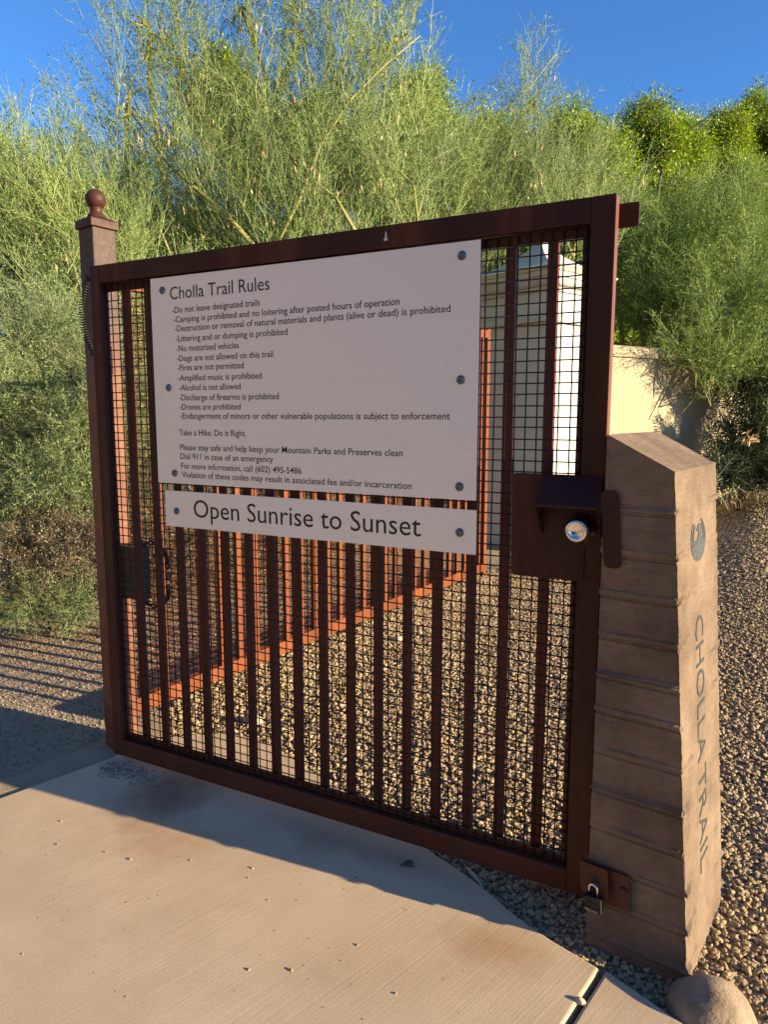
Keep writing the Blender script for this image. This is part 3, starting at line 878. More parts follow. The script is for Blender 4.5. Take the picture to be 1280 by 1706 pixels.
tag(rock('boulder', (2.335, -.218, -.045), .108, 3.1, MT['boulder'], .10, (1.0, .95, .95)), 'smooth rounded brown boulder at the foot of the concrete marker', 'boulder')
tag(rock('cobble', (.345, 2.0, -.002), .05, 1.7, MT['pale_stone'], .3, (1.1, .8, .8), 4), 'pale cobble leaning on the bottom rail of the orange fence', 'stone')
tag(rock('cobble', (.255, .62, -.012), .035, 4.7, MT['pale_stone'], .3, (1.2, .9, .8), 4), 'pale lump of stone in the gravel close behind the gate', 'stone')
pr = random.Random(11)
SPOTS = [(.49, -.475), (.595, -.464), (.777, -.376), (1.12, -.415), (1.24, -.66), (.659, -.902), (.618, -.228), (.981, -.315), (1.34, -.61), (.31, -.52), (1.0, -.36), (.2, -.42), (1.55, -.75), (.75, -.62), (1.45, -.45), (1.62, -.55), (1.3, -.2)]
p0 = None
for (x, y) in SPOTS:
    if p0 is None:
        p0 = rock('pebble', (0, 0, 0), 1, 2.2, MT['stone'], .4, (1.2, .8, .6), 2); c = p0
    else: c = p0.copy(); COL.objects.link(c)
    s = pr.uniform(.0022, .0052); c.scale = (s, s, s); c.location = (x, y, s * .4); c.rotation_euler = (0, 0, pr.uniform(0, 6.28))
    tag(c, 'tiny pebble lying loose on the brushed concrete path', 'pebble', 'pebbles scattered on the concrete path')
tag(rock('pebble', (2.040, -.356, .0), .0105, 6.2, MT['pale_stone'], .35, (1.2, .8, .8), 3), 'yellowish pebble wedged in the joint between the two concrete slabs', 'pebble')
b = MB(); rr = random.Random(5)
for i in range(16):
    a = rr.uniform(0, 6.28); l = rr.uniform(.012, .028); c = np.array([1.419, -.066, .004])
    e = c + np.array([math.cos(a) * l, math.sin(a) * l, rr.uniform(-.003, .004)]); b.tube([c, (c + e) / 2 + [0, 0, .003], e], [.005, .0032, .0008], 5)
tag(b.build('seed_burr', MT['brown_bark']), 'dark dried seed burr squashed on the shaded concrete', 'burr')
b = MB(); b.tube([(1.585, .045, -.026), (1.62, .012, -.020), (1.652, -.016, -.018), (1.668, -.034, -.022)], [.005, .0065, .0055, .003], 7)
tag(b.build('dry_stick', MT['pale_stone']), 'pale dry stick lying in the gravel under the gate rail', 'stick')
b = MB()
for i in range(260):                                                  # loose grit heaped at the gate's corner
    x = .10 + rr.gauss(0, .10); y = -.045 + rr.gauss(0, .035); s = rr.uniform(.0012, .0045)
    if x < .0: continue
    R = rotz(rr.uniform(0, 3)); b.box((-s, -s * .8, -s * .6), (s, s * .8, s * .6), R, (x, y, s * .5))
for i in range(110):
    x = rr.uniform(0, 1.9); y = rr.uniform(-.95, -.05); s = rr.uniform(.0006, .0016)
    R = rotz(rr.uniform(0, 3)); b.box((-s, -s * .8, -s * .6), (s, s * .8, s * .6), R, (x, y, s * .5))
o = b.build('grit', MT['grit'], None, .0004, 1); o['kind'] = 'stuff'; o['label'] = 'fine grit washed against the corner of the gate'

# ------------------------------------------------------------------ stucco column and wall
cc = W(908, 690, 6.9); CW = .88; ca = math.radians(-22)              # near corner of the shaft
cR = rotz(ca); cO = np.array([cc[0], cc[1], 0.0])
colm = empty('stucco_column', (cO[0], cO[1], gz(cO[0], cO[1])), 'tall cream stucco gate column with moulded cornice and peaked cap', 'column')


def sq(b, half, z0, z1, mat=0, half2=None):
    """square block centred on the column"""
    h2 = half2 if half2 is not None else half; m = CW / 2
    vs = [cR @ np.array([-m + sx * h, m + sy * h, z]) + cO for h, z in ((half, z0), (h2, z1)) for sx, sy in ((-1, -1), (1, -1), (1, 1), (-1, 1))]
    b.raw(vs, [(0, 3, 2, 1), (4, 5, 6, 7)] + [(i, (i + 1) % 4, 4 + (i + 1) % 4, 4 + i) for i in range(4)], mat)


zc = lambda py: CAM[2] - (py - 690) / FPX * 6.9
m = CW / 2; Z = {k: zc(k) for k in (404, 448, 462, 470, 492, 520, 533, 780)}
b = MB(); sq(b, m, -.1, Z[533] - .002); b.build('shaft', MT['column_stucco'], colm, .012)
b = MB(); sq(b, m + .05, Z[533], Z[533] + .03); sq(b, m + .03, Z[533] + .031, Z[520] - .001, 0, m + .012); b.build('neck_moulding', MT['stucco_trim'], colm, .006)
b = MB(); sq(b, m + .005, Z[520], Z[492] + .05); b.build('frieze', MT['column_stucco'], colm, .008)
b = MB(); sq(b, m + .03, Z[492] + .051, Z[492] + .09); sq(b, m + .045, Z[492] + .091, Z[470] + .045, 0, m + .075); sq(b, m + .09, Z[470] + .046, Z[462] + .05); sq(b, m + .10, Z[462] + .051, Z[448], 0, m + .125)
b.build('cornice', MT['stucco_trim'], colm, .006)
b = MB()                                                              # egg and dart row
for k in range(24):
    u = -m + (k + .5) * CW / 24
    for ax in range(4):
        p = rotz(ax * math.pi / 2) @ np.array([u, -(m + .062), 0]) + np.array([-m, m, 0])
        p = cR @ p + cO
        b.lathe([(0, -.032), (.016, -.024), (.021, 0), (.016, .020), (0, .026)], 8, (p[0], p[1], Z[492] + .125))
b.build('egg_moulding', MT['stucco_trim'], colm)
b = MB(); prev = (m + .125, Z[448] + .001)
for k in range(1, 9):
    t_ = k / 8; h = (m + .125) * (1 - t_) ** 1.35 + .035 * t_; z = Z[448] + .001 + (Z[404] - Z[448] + .12) * (t_ ** 1.15)
    sq(b, prev[0], prev[1], z, 0, h); prev = (h, z)
b.build('cap_roof', MT['roof'], colm)
# curving garden wall
wp = []
for k in range(25):
    u = k / 24
    a = math.radians(56 + 12 * u)                                     # heading turns as the wall curves away
    if k == 0: p = W(985, 690, 7.3)[:2] - np.array([.10, .0])
    else: p = p + np.array([math.cos(a), math.sin(a)]) * .15
    wp.append((p.copy(), a))
WT = 2.22


def wall_strip(b, off0, off1, z0, z1, rnd_top=False):
    ring = [(off0, z0), (off1, z0), (off1, z1), (off0, z1)]
    if rnd_top:
        ring = [(off0, z0), (off1, z0)] + [((off0 + off1) / 2 + (off1 - off0) / 2 * math.cos(q), z1 - .05 + .05 * math.sin(q)) for q in np.linspace(0, math.pi, 9)]
    n = len(ring); vs = []
    for p, a in wp:
        nn = np.array([math.sin(a), -math.cos(a)])
        for o_, z in ring: vs.append((*(p + nn * o_), z))
    k = len(wp)
    b.raw(vs, [(i * n + j, (i + 1) * n + j, (i + 1) * n + (j + 1) % n, i * n + (j + 1) % n) for i in range(k - 1) for j in range(n)] + [tuple(range(n)), tuple((k - 1) * n + j for j in range(n))[::-1]], 0, False)


gw = empty('garden_wall', (wp[0][0][0], wp[0][0][1], 0), 'cream stucco garden wall with rounded coping curving away behind the marker', 'wall')
b = MB(); wall_strip(b, -.20, 0, -.1, WT - .132); b.build('wall_face', MT['stucco'], gw)
b = MB(); wall_strip(b, -.23, .03, WT - .13, WT, True); b.build('coping', MT['stucco'], gw)

# ------------------------------------------------------------------ vegetation
RG = np.random.default_rng(12)


def frame_to(d, roll):
    d = d / np.linalg.norm(d); ref = np.array([0, 0, 1.0]) if abs(d[2]) < .95 else np.array([1.0, 0, 0])
    a = np.cross(ref, d); a /= np.linalg.norm(a); c = np.cross(d, a)
    A = a * math.cos(roll) + c * math.sin(roll); C = -a * math.sin(roll) + c * math.cos(roll)
    return np.stack([A, C, d], 1)


class Proto:
    def __init__(s): s.v = []; s.q = []; s.m = []

    def seg(s, p0, p1, r0, r1, mat=0):
        d = p1 - p0; n = np.linalg.norm(d)
        if n < 1e-6: return
        F = frame_to(d, 0); o = len(s.v)
        for p, r in ((p0, r0), (p1, r1)):
            for j in range(3):
                q = 2.0944 * j; s.v.append(p + F[:, 0] * r * math.cos(q) + F[:, 1] * r * math.sin(q))
        for j in range(3): s.q.append((o + j, o + (j + 1) % 3, o + 3 + (j + 1) % 3, o + 3 + j)); s.m.append(mat)

    def leaf(s, p, d, l, w, mat=1, nrm=None):
        d = d / np.linalg.norm(d); r = RG.normal(size=3) if nrm is None else np.cross(d, nrm)
        a = np.cross(d, r); a /= np.linalg.norm(a) + 1e-9; o = len(s.v)
        s.v += [p, p + d * l * .5 + a * w * .5, p + d * l, p + d * l * .5 - a * w * .5]
        s.q.append((o, o + 1, o + 2, o + 3)); s.m.append(mat)

    def arr(s): return np.array(s.v), np.array(s.q), np.array(s.m)


def bent(p, d, L, n, wob, grav=0.0):
    pts = [p]; d = d / np.linalg.norm(d)
    for i in range(n):
        d = d + RG.normal(size=3) * wob + np.array([0, 0, grav]); d /= np.linalg.norm(d); pts.append(pts[-1] + d * L / n)
    return pts


def spray(L=1.0, n1=11, n2=3, ang=.52, lsp=.038, ll=.025, lw=.0095, r=.0055, wob=.07, l1=.42, l2=.16, bare=0.0, grav=0.0, pairs=1):
    P = Proto(); main = bent(np.zeros(3), np.array([0, 0, 1.0]), L, 7, wob * .7, 0)
    for i in range(7): P.seg(main[i], main[i + 1], r * (1 - i / 9), r * (1 - (i + 1) / 9))

    def leaves(pts, sp):
        for a, c in zip(pts[:-1], pts[1:]):
            n = np.linalg.norm(c - a); k = max(1, int(n / sp))
            for j in range(k):
                if RG.random() < bare: continue
                for _ in range(pairs):
                    d = (c - a) / n + RG.normal(size=3) * .9; P.leaf(a + (c - a) * (j + RG.random()) / k, d, ll * RG.uniform(.6, 1.3), lw * RG.uniform(.7, 1.3))

    for i in range(n1):
        t = .12 + .88 * (i + RG.random()) / n1; k = min(6, int(t * 7)); p = main[k] + (main[k + 1] - main[k]) * (t * 7 - k)
        az = RG.uniform(0, 6.28); a = ang * RG.uniform(.6, 1.3)
        d = np.array([math.sin(a) * math.cos(az), math.sin(a) * math.sin(az), math.cos(a)])
        s1 = bent(p, d, l1 * L * RG.uniform(.6, 1.2) * (1.15 - .5 * t), 4, wob, grav)
        for j in range(4): P.seg(s1[j], s1[j + 1], r * .55 * (1 - j / 6), r * .55 * (1 - (j + 1) / 6))
        leaves(s1[1:], lsp)
        for q in range(n2):
            k2 = RG.integers(0, 4); p2 = s1[k2] + (s1[k2 + 1] - s1[k2]) * RG.random()
            d2 = (s1[k2 + 1] - s1[k2]); d2 = d2 / np.linalg.norm(d2) + RG.normal(size=3) * .5
            s2 = bent(p2, d2, l2 * L * RG.uniform(.6, 1.3), 2, wob, grav)
            for j in range(2): P.seg(s2[j], s2[j + 1], r * .34 * (1 - j / 4), r * .34 * (1 - (j + 1) / 4))
            leaves(s2, lsp)
    leaves(main[3:], lsp)
    return P.arr()


def clump(n=92, rad=.27, ll=.058, lw=.027):
    P = Proto()
    for i in range(n):
        d = RG.normal(size=3); d /= np.linalg.norm(d); p = d * rad * RG.random() ** .5
        P.leaf(p, d + RG.normal(size=3) * .6 + np.array([0, 0, .3]), ll * RG.uniform(.6, 1.25), lw * RG.uniform(.7, 1.2))
        if i % 5 == 0: P.seg(np.zeros(3), p, .004, .002)
    return P.arr()


def whorls(L=.7, n=11, ll=.13, lw=.02):
    P = Proto(); main = bent(np.zeros(3), np.array([0, 0, 1.0]), L, 6, .06)
    for i in range(6): P.seg(main[i], main[i + 1], .006 * (1 - i / 9), .006 * (1 - (i + 1) / 9))
    for i in range(n):
        t = .25 + .75 * i / (n - 1); k = min(5, int(t * 6)); p = main[k] + (main[k + 1] - main[k]) * (t * 6 - k); a0 = RG.uniform(0, 6)
        for j in range(4):
            q = a0 + j * 1.57; d = np.array([math.cos(q), math.sin(q), .75 + RG.normal() * .25]); d /= np.linalg.norm(d); P.leaf(p, d, ll * RG.uniform(.7, 1.15), lw, 1, np.array([0, 0, 1.0]))
    return P.arr()


def grow(name, protos, items, mats, parent):
    """items: (prototype index, origin, direction, scale)"""
    VV, QQ, MM = [], [], []; off = 0
    for pi, o_, d, s_ in items:
        v, q, m_ = protos[pi]; F = frame_to(d, RG.uniform(0, 6.28))
        VV.append((v * s_) @ F.T + o_); QQ.append(q + off); MM.append(m_); off += len(v)
    me = fast_mesh(name, np.concatenate(VV), np.concatenate(QQ), np.concatenate(MM), mats)
    return link(name, me, parent)


def ell(c, r, n, shell=.45):
    d = RG.normal(size=(n, 3)); d /= np.linalg.norm(d, axis=1)[:, None]
    return np.array(c) + d * np.array(r) * (shell + (1 - shell) * RG.random((n, 1))) ** 1.0, d


def plant(name, label, cat, base, blobs, protos, mats, bark, up=.8, out=.55, jit=.3, L=1.0, limb=.03, group=None, pods=0, drift=(0, 0, 0), crown='crown', stem='trunk', sub=7, extra_limbs=(), arch=-9):
    """blobs: (centre, radii, number of sprays)"""
    base = np.array(base, float); o = empty(name, tuple(base), label, cat, group); items = []; tk = MB(); pod_at = []
    drift = np.array(drift)
    for c, r, n in blobs:
        c = np.array(c, float); r = np.array(r if hasattr(r, '__len__') else (r, r, r), float)
        pts, dirs = ell(c, r, n)
        mid = base * .5 + c * .5 + RG.normal(size=3) * .12 * np.linalg.norm(c - base) * np.array([1, 1, .2]); mid[2] = max(mid[2], base[2] + .3 * (c[2] - base[2]), arch)
        fork = c - np.array([0, 0, r[2] * .45])
        path = [base * (1 - u) ** 2 + mid * 2 * u * (1 - u) + fork * u * u for u in np.linspace(0, 1, 9)]
        path = [p + (RG.normal(size=3) * .02 if 0 < i < 8 else 0) for i, p in enumerate(path)]
        tk.tube(path, list(np.linspace(limb, limb * .4, 9)), 6)
        for k in range(n):
            d = np.array([0, 0, up]) + dirs[k] * out + RG.normal(size=3) * jit + drift; d /= np.linalg.norm(d)
            s_ = L * RG.uniform(.65, 1.2); st = pts[k] - d * s_ * .45
            if st[2] < base[2] + .05: st[2] = base[2] + .05
            items.append((RG.integers(len(protos)), st, d, s_))
            if k % max(1, n // sub) == 0:
                m_ = (fork + st) / 2 + RG.normal(size=3) * .05; tk.tube([fork, m_, st], [limb * .36, limb * .25, .005], 5)
            if pods and RG.random() < pods: pod_at.append(pts[k] + d * s_ * RG.uniform(-.2, .4) + RG.normal(size=3) * .06)
    for pth, r0, r1 in extra_limbs: tk.tube(pth, list(np.linspace(r0, r1, len(pth))), 8)
    grow(crown, protos, items, mats, o); tk.build(stem, bark, o)
    if pod_at:
        P = Proto()
        for p in pod_at:
            for _ in range(RG.integers(1, 5)):
                q = p + RG.normal(size=3) * np.array([.03, .03, .045]); P.leaf(q, np.array([RG.normal() * .25, RG.normal() * .25, -1.0]), RG.uniform(.05, .095), RG.uniform(.013, .021), 0)
        v, q, m_ = P.arr(); po = link('seed_pods', fast_mesh('seed_pods', v, q, m_, [MT['pod']]), o); po['kind'] = 'stuff'
    return o


def G0(px, d):
    p = W(px, 690, d); return np.array([p[0], p[1], gz(p[0], p[1])])


def bl(lst, ry=1.0): return [(W(px, py, d), (r * 1.0, r * ry, r * rz_), n) for px, py, d, r, rz_, n in lst]


palo = [spray() for _ in range(8)]
palo_thin = [spray(n1=9, n2=3, bare=.4, l1=.5, ang=.42, r=.0065) for _ in range(3)]
PM = [MT['palo_twig'], MT['palo_leaf']]
# the big palo verde in the middle
plant('palo_verde', 'tall feathery palo verde with tan seed pods rising highest behind the rules sign', 'tree', G0(470, 6.9),
      bl([(330, 230, 6.8, .62, 1, 46), (430, 170, 7.0, .6, 1, 40), (560, 80, 7.0, .55, 1.1, 34), (645, 40, 7.1, .36, 1.2, 20), (300, 70, 6.8, .48, 1.1, 20), (210, 140, 6.6, .45, 1, 11), (250, 20, 6.9, .4, 1, 12), (400, -20, 7.0, .3, 1.3, 8), (500, 20, 7.1, .34, 1.2, 12),
          (540, 250, 6.7, .7, .8, 56), (380, 340, 6.4, .6, .8, 50), (520, 370, 6.3, .6, .7, 46), (650, 200, 7.0, .6, 1, 46), (660, 320, 6.6, .6, .8, 44), (450, 480, 6.4, .7, .8, 40), (610, 470, 6.6, .7, .8, 36), (250, 300, 6.5, .5, 1, 30), (350, 610, 6.6, .7, .7, 30), (560, 620, 6.6, .7, .7, 26)]),
      palo + palo_thin, PM, MT['bark'], up=.95, out=.45, jit=.26, L=.95, limb=.045, pods=.8, drift=-RGT * .10,
      extra_limbs=[([W(430, 420, 6.0), W(380, 360, 6.0), W(330, 318, 6.05), W(290, 284, 6.1), W(255, 240, 6.2)], .026, .010),
                   ([W(600, 400, 6.0), W(560, 330, 6.0), W(500, 285, 6.1), W(470, 240, 6.2), W(445, 190, 6.3)], .017, .006), ([W(455, 420, 5.9), W(500, 330, 5.9), W(530, 250, 6.0), W(580, 170, 6.1), W(640, 110, 6.2), W(700, 60, 6.3)], .016, .005), ([W(700, 400, 6.3), W(690, 310, 6.3), W(640, 260, 6.3), W(590, 235, 6.4)], .013, .005), ([W(430, 330, 6.0), W(440, 240, 6.1), W(425, 150, 6.2), W(440, 60, 6.3)], .012, .004), ([W(345, 430, 6.2), W(330, 370, 6.2), W(318, 320, 6.25), W(300, 262, 6.3)], .016, .006), ([W(290, 440, 6.1), W(272, 395, 6.1), W(255, 350, 6.1)], .013, .006)])
plant('palo_verde', 'palo verde with long arching stems filling the left edge above the ball topped post', 'tree', G0(20, 6.2),
      bl([(70, 350, 6.0, .5, .8, 46), (5, 300, 6.0, .45, .9, 40), (140, 380, 5.9, .5, .7, 46), (40, 400, 5.7, .55, .8, 50), (130, 430, 5.6, .45, .8, 36), (-40, 350, 6.0, .5, 1, 40), (100, 270, 6.4, .36, .9, 12), (60, 500, 5.9, .6, .8, 36), (180, 290, 6.6, .42, .9, 18), (210, 420, 6.0, .45, .9, 34)]),
      palo + palo_thin, PM, MT['bark'], up=.85, out=.45, jit=.28, L=.85, limb=.035, pods=.3, drift=-RGT * .35,
      extra_limbs=[([W(150, 395, 5.4), W(90, 352, 5.4), W(40, 315, 5.4), W(-20, 280, 5.4)], .011, .005), ([W(70, 400, 5.3), W(95, 340, 5.3), W(50, 300, 5.4)], .008, .004)])
plant('palo_verde', 'palo verde with one tall wispy branch standing above the gate latch end', 'tree', G0(730, 9.4),
      bl([(750, 330, 8.2, .6, .9, 56), (830, 310, 8.2, .5, .9, 44), (880, 215, 8.4, .26, 1.5, 12), (892, 150, 8.4, .2, 1.2, 7), (790, 250, 8.4, .36, .8, 12), (830, 340, 7.9, .7, .8, 60), (720, 350, 7.6, .65, .8, 50), (930, 300, 8.2, .6, .9, 50), (960, 370, 7.8, .6, .8, 46), (740, 470, 7.9, .8, .8, 40), (880, 450, 9.6, .8, .8, 40)]),
      palo + palo_thin, PM, MT['bark'], up=.95, out=.45, jit=.26, L=.9, limb=.04, pods=.35, drift=RGT * .12,
      extra_limbs=[([W(800, 300, 8.3), W(840, 180, 8.3), W(880, 150, 8.3), W(925, 92, 8.3)], .012, .004)])
# weeping green trees over the wall
weep = [spray(n1=13, n2=4, lsp=.030, ll=.030, lw=.012, ang=.5, grav=-.12, wob=.08, r=.0045) for _ in range(5)]
RM = [MT['palo_twig'], MT['right_leaf']]
plant('weeping_tree', 'soft green feathery tree spilling over the curving garden wall', 'tree', G0(1090, 9.6),
      bl([(1060, 400, 9.8, .6, .7, 50), (1130, 430, 9.4, .75, .7, 64), (1060, 470, 9.4, .7, .7, 60), (1120, 510, 9.0, .7, .7, 60), (1010, 420, 9.8, .7, .8, 50), (1180, 480, 8.4, .6, .8, 50), (1085, 525, 8.8, .40, .6, 34), (1200, 545, 7.9, .40, .8, 40), (1150, 585, 7.7, .17, .7, 9)]),
      weep, RM, MT['bark'], up=.55, out=.5, jit=.35, L=.8, limb=.04, arch=4.2)
plant('weeping_tree', 'darker green feathery tree at the right edge above the oleander', 'tree', G0(1290, 9.4),
      bl([(1210, 365, 9.6, .7, .8, 60), (1275, 400, 9.2, .7, .9, 60), (1230, 450, 8.8, .7, .9, 60), (1290, 490, 8.6, .7, .9, 50), (1230, 550, 8.2, .55, .8, 50), (1190, 610, 7.8, .32, .9, 24), (1270, 590, 8.4, .6, .7, 44), (1260, 360, 9.8, .5, .8, 24)]),
      weep, RM, MT['bark'], up=.75, out=.5, jit=.3, L=.85, limb=.045, drift=RGT * .2, arch=4.2)
# dense yellow green trees in the far row
cl = [clump() for _ in range(5)]
DM = [MT['brown_bark'], MT['dense_leaf']]


def dense(px, top, d, wdt, label, lobes, seed):
    g_ = np.random.default_rng(seed); base = G0(px, d); topz = W(px, top, d)[2] - .24; o = empty('dense_tree', tuple(base), label, 'tree', 'dense trees in the far row')
    items = []; tk = MB(); cx, cy = base[:2]; H = topz - base[2]
    for k in range(lobes):
        if k == 0: c = np.array([cx, cy, topz - wdt * .34]); r = wdt * .34
        else:
            a = g_.uniform(0, 6.28); u = g_.uniform(.15, 1); r = wdt * g_.uniform(.17, .38)
            c = np.array([cx + math.cos(a) * wdt * .62 * (.35 + u * .75), cy + math.sin(a) * wdt * .5 * (.35 + u * .75), topz - r * .9 - u ** 1.3 * H * .62])
        n = int(125 * (r / .5) ** 2)
        d_ = g_.normal(size=(n, 3)); d_ /= np.linalg.norm(d_, axis=1)[:, None]
        for i in range(n):
            rr_ = r * (1 + .55 * noise.noise(Vector(d_[i] * 2.4 + c))) * (1 - .45 * g_.random() ** 2)
            items.append((g_.integers(len(cl)), c + d_[i] * rr_ * np.array([1, 1, 1.1]), d_[i] + np.array([0, 0, .4]), g_.uniform(.7, 1.25)))
        tk.tube([base, base * .6 + c * .4 + g_.normal(size=3) * .1, c], [.09, .06, .02], 7)
    grow('crown', cl, items, DM, o); tk.build('trunk', MT['brown_bark'], o); return o


dense(390, 120, 11.5, 1.5, 'dense green tree showing through the tallest palo verde', 12, 1)
dense(690, 140, 12.5, 1.3, 'bright green tree between the two tall palo verdes', 12, 2)
dense(530, 190, 15.5, 1.9, 'dense green tree hidden deep behind the middle of the palo verde', 9, 8)
dense(810, 200, 10.8, 1.1, 'yellow green tree behind the wispy palo verde branch', 12, 9)
dense(930, 200, 12.3, 1.5, 'low yellow green tree just right of the wispy palo verde branch', 16, 3)
dense(1045, 193, 14, 1.6, 'brightest yellow green tree crown left of the darker pair', 18, 4)
dense(1115, 212, 15.8, 1.6, 'yellow green tree with a dark hollow beside the brightest crown', 16, 5)
dense(1175, 208, 17.8, 1.8, 'rounded green tree crown second from the right edge', 16, 6)
dense(1232, 182, 20.5, 2.4, 'tallest yellow green tree in the far row near the right edge', 18, 7)
dense(1330, 215, 24, 2.8, 'yellow green tree cut off by the right edge of the photo', 14, 10)
dense(1000, 250, 16.5, 2.0, 'shorter yellow green tree low behind the brightest crown', 14, 12)
dense(1100, 255, 19, 2.4, 'shorter yellow green tree low behind the hollow crown', 14, 13)
dense(160, 330, 11.5, 1.9, 'dense tree low behind the left palo verde', 10, 11)
plant('palo_verde', 'low pale palo verde filling the gap behind the ball topped post', 'tree', G0(150, 8.6),
      bl([(40, 410, 8.6, .8, .8, 56), (150, 390, 8.6, .7, .8, 50), (260, 380, 8.4, .7, .8, 50), (100, 480, 8.2, .9, .9, 50), (230, 470, 8.2, .9, .9, 46), (-60, 420, 8.4, .9, .9, 36), (350, 440, 8.4, .8, .9, 40), (20, 620, 7.6, .9, .8, 40), (160, 650, 7.6, .9, .8, 40)]),
      palo + palo_thin, PM, MT['bark'], up=.9, out=.5, jit=.28, L=1.0, limb=.04, pods=.05)
plant('palo_verde', 'low pale palo verde behind the top rail right of the middle', 'tree', G0(640, 9.6),
      bl([(560, 330, 9.4, .9, .9, 50), (680, 300, 9.4, .8, .9, 50), (770, 380, 9.6, .9, .9, 50), (880, 360, 9.8, .8, .8, 50), (960, 385, 10, .6, .7, 36), (480, 420, 9, .9, .9, 40), (640, 460, 9, .9, .9, 40), (1000, 420, 10, .9, .8, 44)]),
      palo + palo_thin, PM, MT['bark'], up=.9, out=.5, jit=.28, L=1.0, limb=.04, pods=.05)
# shrubs left of the gate
cre = [spray(L=.8, n1=13, n2=4, lsp=.022, ll=.022, lw=.011, ang=.7, wob=.13, r=.004, l1=.42, l2=.2) for _ in range(5)]
SMt = [MT['shrub_twig'], MT['shrub_leaf']]
plant('shrub', 'large leafy green shrub at the left edge beside the gate post', 'shrub', G0(30, 5.3),
      bl([(60, 560, 5.1, .5, .8, 42), (-20, 600, 5.1, .5, .9, 34), (130, 590, 5.0, .42, .8, 34), (50, 690, 4.9, .5, .7, 42), (130, 720, 4.8, .36, .8, 30), (20, 790, 4.7, .42, .6, 32), (110, 800, 4.7, .34, .6, 28), (-60, 720, 4.9, .5, .8, 30), (180, 660, 5.1, .4, .9, 28)]),
      cre, SMt, MT['brown_bark'], up=.45, out=.65, jit=.5, L=.62, limb=.02, stem='stems', crown='foliage')
plant('shrub', 'green shrub seen through the left end of the gate mesh', 'shrub', G0(230, 6.2),
      bl([(230, 560, 6.0, .55, .9, 50), (260, 700, 5.9, .55, .8, 50), (200, 800, 5.8, .45, .7, 36), (330, 760, 6.1, .5, .8, 40), (300, 500, 6.3, .5, .8, 36)]),
      cre, SMt, MT['brown_bark'], up=.4, out=.6, jit=.45, L=.6, limb=.02, stem='stems', crown='foliage')
plant('shrub', 'broad green shrub massed behind the leafy shrub at the left edge', 'shrub', G0(60, 7.0),
      bl([(-40, 560, 6.8, .8, .9, 56), (80, 620, 6.8, .8, .9, 60), (-20, 740, 6.6, .7, .8, 50), (100, 800, 6.4, .7, .7, 56), (0, 860, 6.0, .5, .6, 40), (180, 880, 6.0, .5, .6, 40), (-80, 860, 6.0, .6, .6, 30)]),
      cre, SMt, MT['brown_bark'], up=.4, out=.6, jit=.45, L=.75, limb=.025, stem='stems', crown='foliage')
gry = [spray(L=.5, n1=12, n2=4, lsp=.026, ll=.03, lw=.014, ang=.7, wob=.16, r=.003, bare=.35, l1=.5, l2=.25) for _ in range(4)]
GM = [MT['dead_twig'], MT['grey_leaf']]
plant('brittlebush', 'grey half dead low bush below the leafy shrub left of the gate', 'shrub', G0(110, 4.9),
      bl([(70, 880, 4.65, .30, .6, 56), (140, 900, 4.6, .25, .7, 46), (10, 920, 4.6, .30, .6, 44), (100, 960, 4.6, .28, .5, 40), (150, 985, 4.7, .22, .5, 26), (-60, 930, 4.7, .3, .6, 26)]),
      gry, GM, MT['brown_bark'], up=.3, out=.6, jit=.55, L=.5, limb=.01, stem='stems', crown='foliage')
plant('shrub', 'small low green shrub at the edge of the trail left of the gate', 'shrub', G0(70, 4.6),
      bl([(60, 1000, 4.55, .22, .5, 34), (120, 1010, 4.5, .17, .5, 26), (0, 1010, 4.55, .22, .5, 24)]),
      cre, SMt, MT['brown_bark'], up=.3, out=.6, jit=.5, L=.36, limb=.008, stem='stems', crown='foliage')
# dry brush beyond the fence, seen between its bars
for (px, d, h, lab) in ((290, 5.6, .5, 'dry tan bush beyond the near half of the orange fence'), (420, 6.0, .5, 'straw coloured bush beyond the middle of the orange fence'), (540, 6.4, .55, 'tan brushy plant beyond the far half of the orange fence'), (660, 7.0, .55, 'brown brush beyond the far end of the orange fence'), (760, 8.6, .7, 'pale brush behind the end post of the orange fence')):
    b0 = G0(px, d)
    plant('dry_bush', lab, 'bush', b0, [((b0[0], b0[1], b0[2] + h * .8), (h * 1.1, h * .8, h * .75), 70), ((b0[0] - .5, b0[1] + .2, b0[2] + h * .6), (h, h * .8, h * .6), 40)],
          gry, [MT['dead_twig'], MT['grey_leaf']], MT['brown_bark'], up=.4, out=.6, jit=.5, L=.65, limb=.012, stem='stems', crown='foliage', group='dry bushes beyond the fence')
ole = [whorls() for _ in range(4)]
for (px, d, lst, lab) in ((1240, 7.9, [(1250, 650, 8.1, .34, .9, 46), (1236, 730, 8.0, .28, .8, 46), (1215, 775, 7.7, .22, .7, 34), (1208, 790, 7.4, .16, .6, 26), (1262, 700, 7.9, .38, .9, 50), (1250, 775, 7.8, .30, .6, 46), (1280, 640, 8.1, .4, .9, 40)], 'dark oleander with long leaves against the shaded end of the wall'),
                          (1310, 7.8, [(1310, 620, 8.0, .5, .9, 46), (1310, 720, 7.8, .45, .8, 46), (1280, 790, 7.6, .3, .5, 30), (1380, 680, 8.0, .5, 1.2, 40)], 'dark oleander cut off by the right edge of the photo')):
    plant('oleander', lab, 'shrub', G0(px, d), bl(lst), ole, [MT['shrub_twig'], MT['oleander']], MT['brown_bark'], up=.6, out=.6, jit=.35, L=.7, limb=.015, stem='stems', crown='foliage')
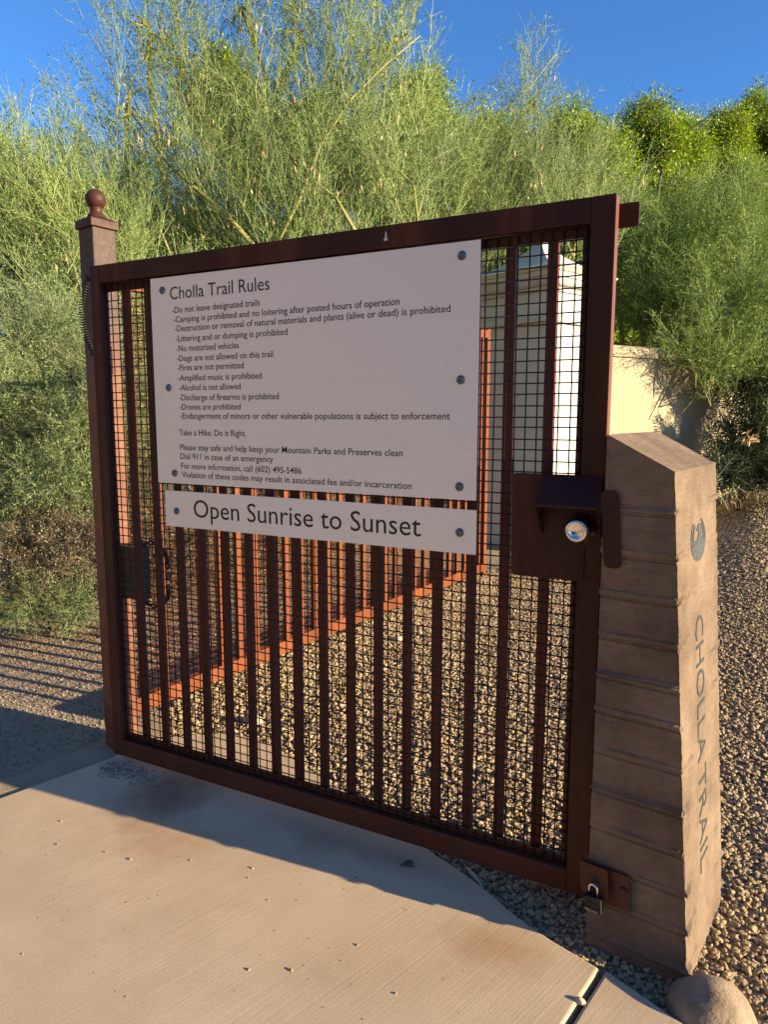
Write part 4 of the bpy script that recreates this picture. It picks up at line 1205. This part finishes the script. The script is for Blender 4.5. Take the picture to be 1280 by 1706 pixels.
# curled dead leaf head caught in the oleander
P = Proto(); hc = W(1250, 728, 7.4)
for i in range(36):
    dd = RG.normal(size=3); dd[2] -= .6; P.leaf(hc + RG.normal(size=3) * .03, dd, RG.uniform(.06, .12), RG.uniform(.015, .03), 0)
v, q, m_ = P.arr(); tag(link('dead_branch', fast_mesh('dead_branch', v, q, m_, [MT['pod']])), 'tan withered flower head hanging among the dark oleander leaves', 'dead branch')
# grass tuft beyond the lock plate and litter
P = Proto(); tb = G0(935, 6.2)
for i in range(130):
    dd = np.array([RG.normal() * .7, RG.normal() * .7, abs(RG.normal()) * .5 + .12]); pts = bent(tb + np.append(RG.normal(size=2) * .09, 0), dd, RG.uniform(.12, .3), 3, .1, -.16)
    for j in range(3): P.seg(pts[j], pts[j + 1], .004 * (1 - j / 4), .004 * (1 - (j + 1) / 4))
v, q, m_ = P.arr(); tag(link('dry_grass_tuft', fast_mesh('dry_grass_tuft', v, q, m_, [MT['dead_twig']])), 'dry grass tuft in the shaded gravel seen under the lock plate', 'grass tuft')
P = Proto()
for i in range(260):                                                  # twigs and dead leaves blown over the gravel
    x, y = RG.uniform(-.1, 4.2), RG.uniform(.1, 5)
    if not gravel_near(x, y): continue
    a = RG.uniform(0, 6.28); p = np.array([x, y, gz(x, y) + RG.uniform(.016, .022)]); d3 = np.array([math.cos(a), math.sin(a), RG.normal() * .12])
    if i % 2: P.leaf(p, d3, RG.uniform(.02, .05), RG.uniform(.007, .014), 0, np.array([0, 0, 1.0]) + RG.normal(size=3) * .3)
    else: P.seg(p, p + d3 * RG.uniform(.05, .17), .0028, .0012)
v, q, m_ = P.arr(); o = link('leaf_litter', fast_mesh('leaf_litter', v, q, m_, [MT['dead_twig']])); o['kind'] = 'stuff'; o['label'] = 'scattered dry twigs and leaves lying on the gravel'
P = Proto()
for i in range(5200):
    u = RG.random(); x = -4.2 + 5.0 * u; y = .95 + RG.random() ** 1.3 * 3.2 - .25 * x * 0
    if fence_side(x, y) > -.06 and y < 4: continue
    if y < 1.15 + .1 * math.sin(x * 5): continue
    a = RG.uniform(0, 6.28); p = np.array([x, y, gz(x, y) + RG.uniform(.001, .02)])
    if i % 3: P.leaf(p, np.array([math.cos(a), math.sin(a), RG.normal() * .3]), RG.uniform(.015, .045), RG.uniform(.006, .016), 0)
    else:
        e = p + np.array([math.cos(a), math.sin(a), RG.normal() * .15]) * RG.uniform(.05, .16); P.seg(p, e, .002, .001)
v, q, m_ = P.arr(); o = link('leaf_litter', fast_mesh('leaf_litter', v, q, m_, [MT['dead_twig']])); o['kind'] = 'stuff'; o['label'] = 'dry leaf litter and twigs under the shrubs'
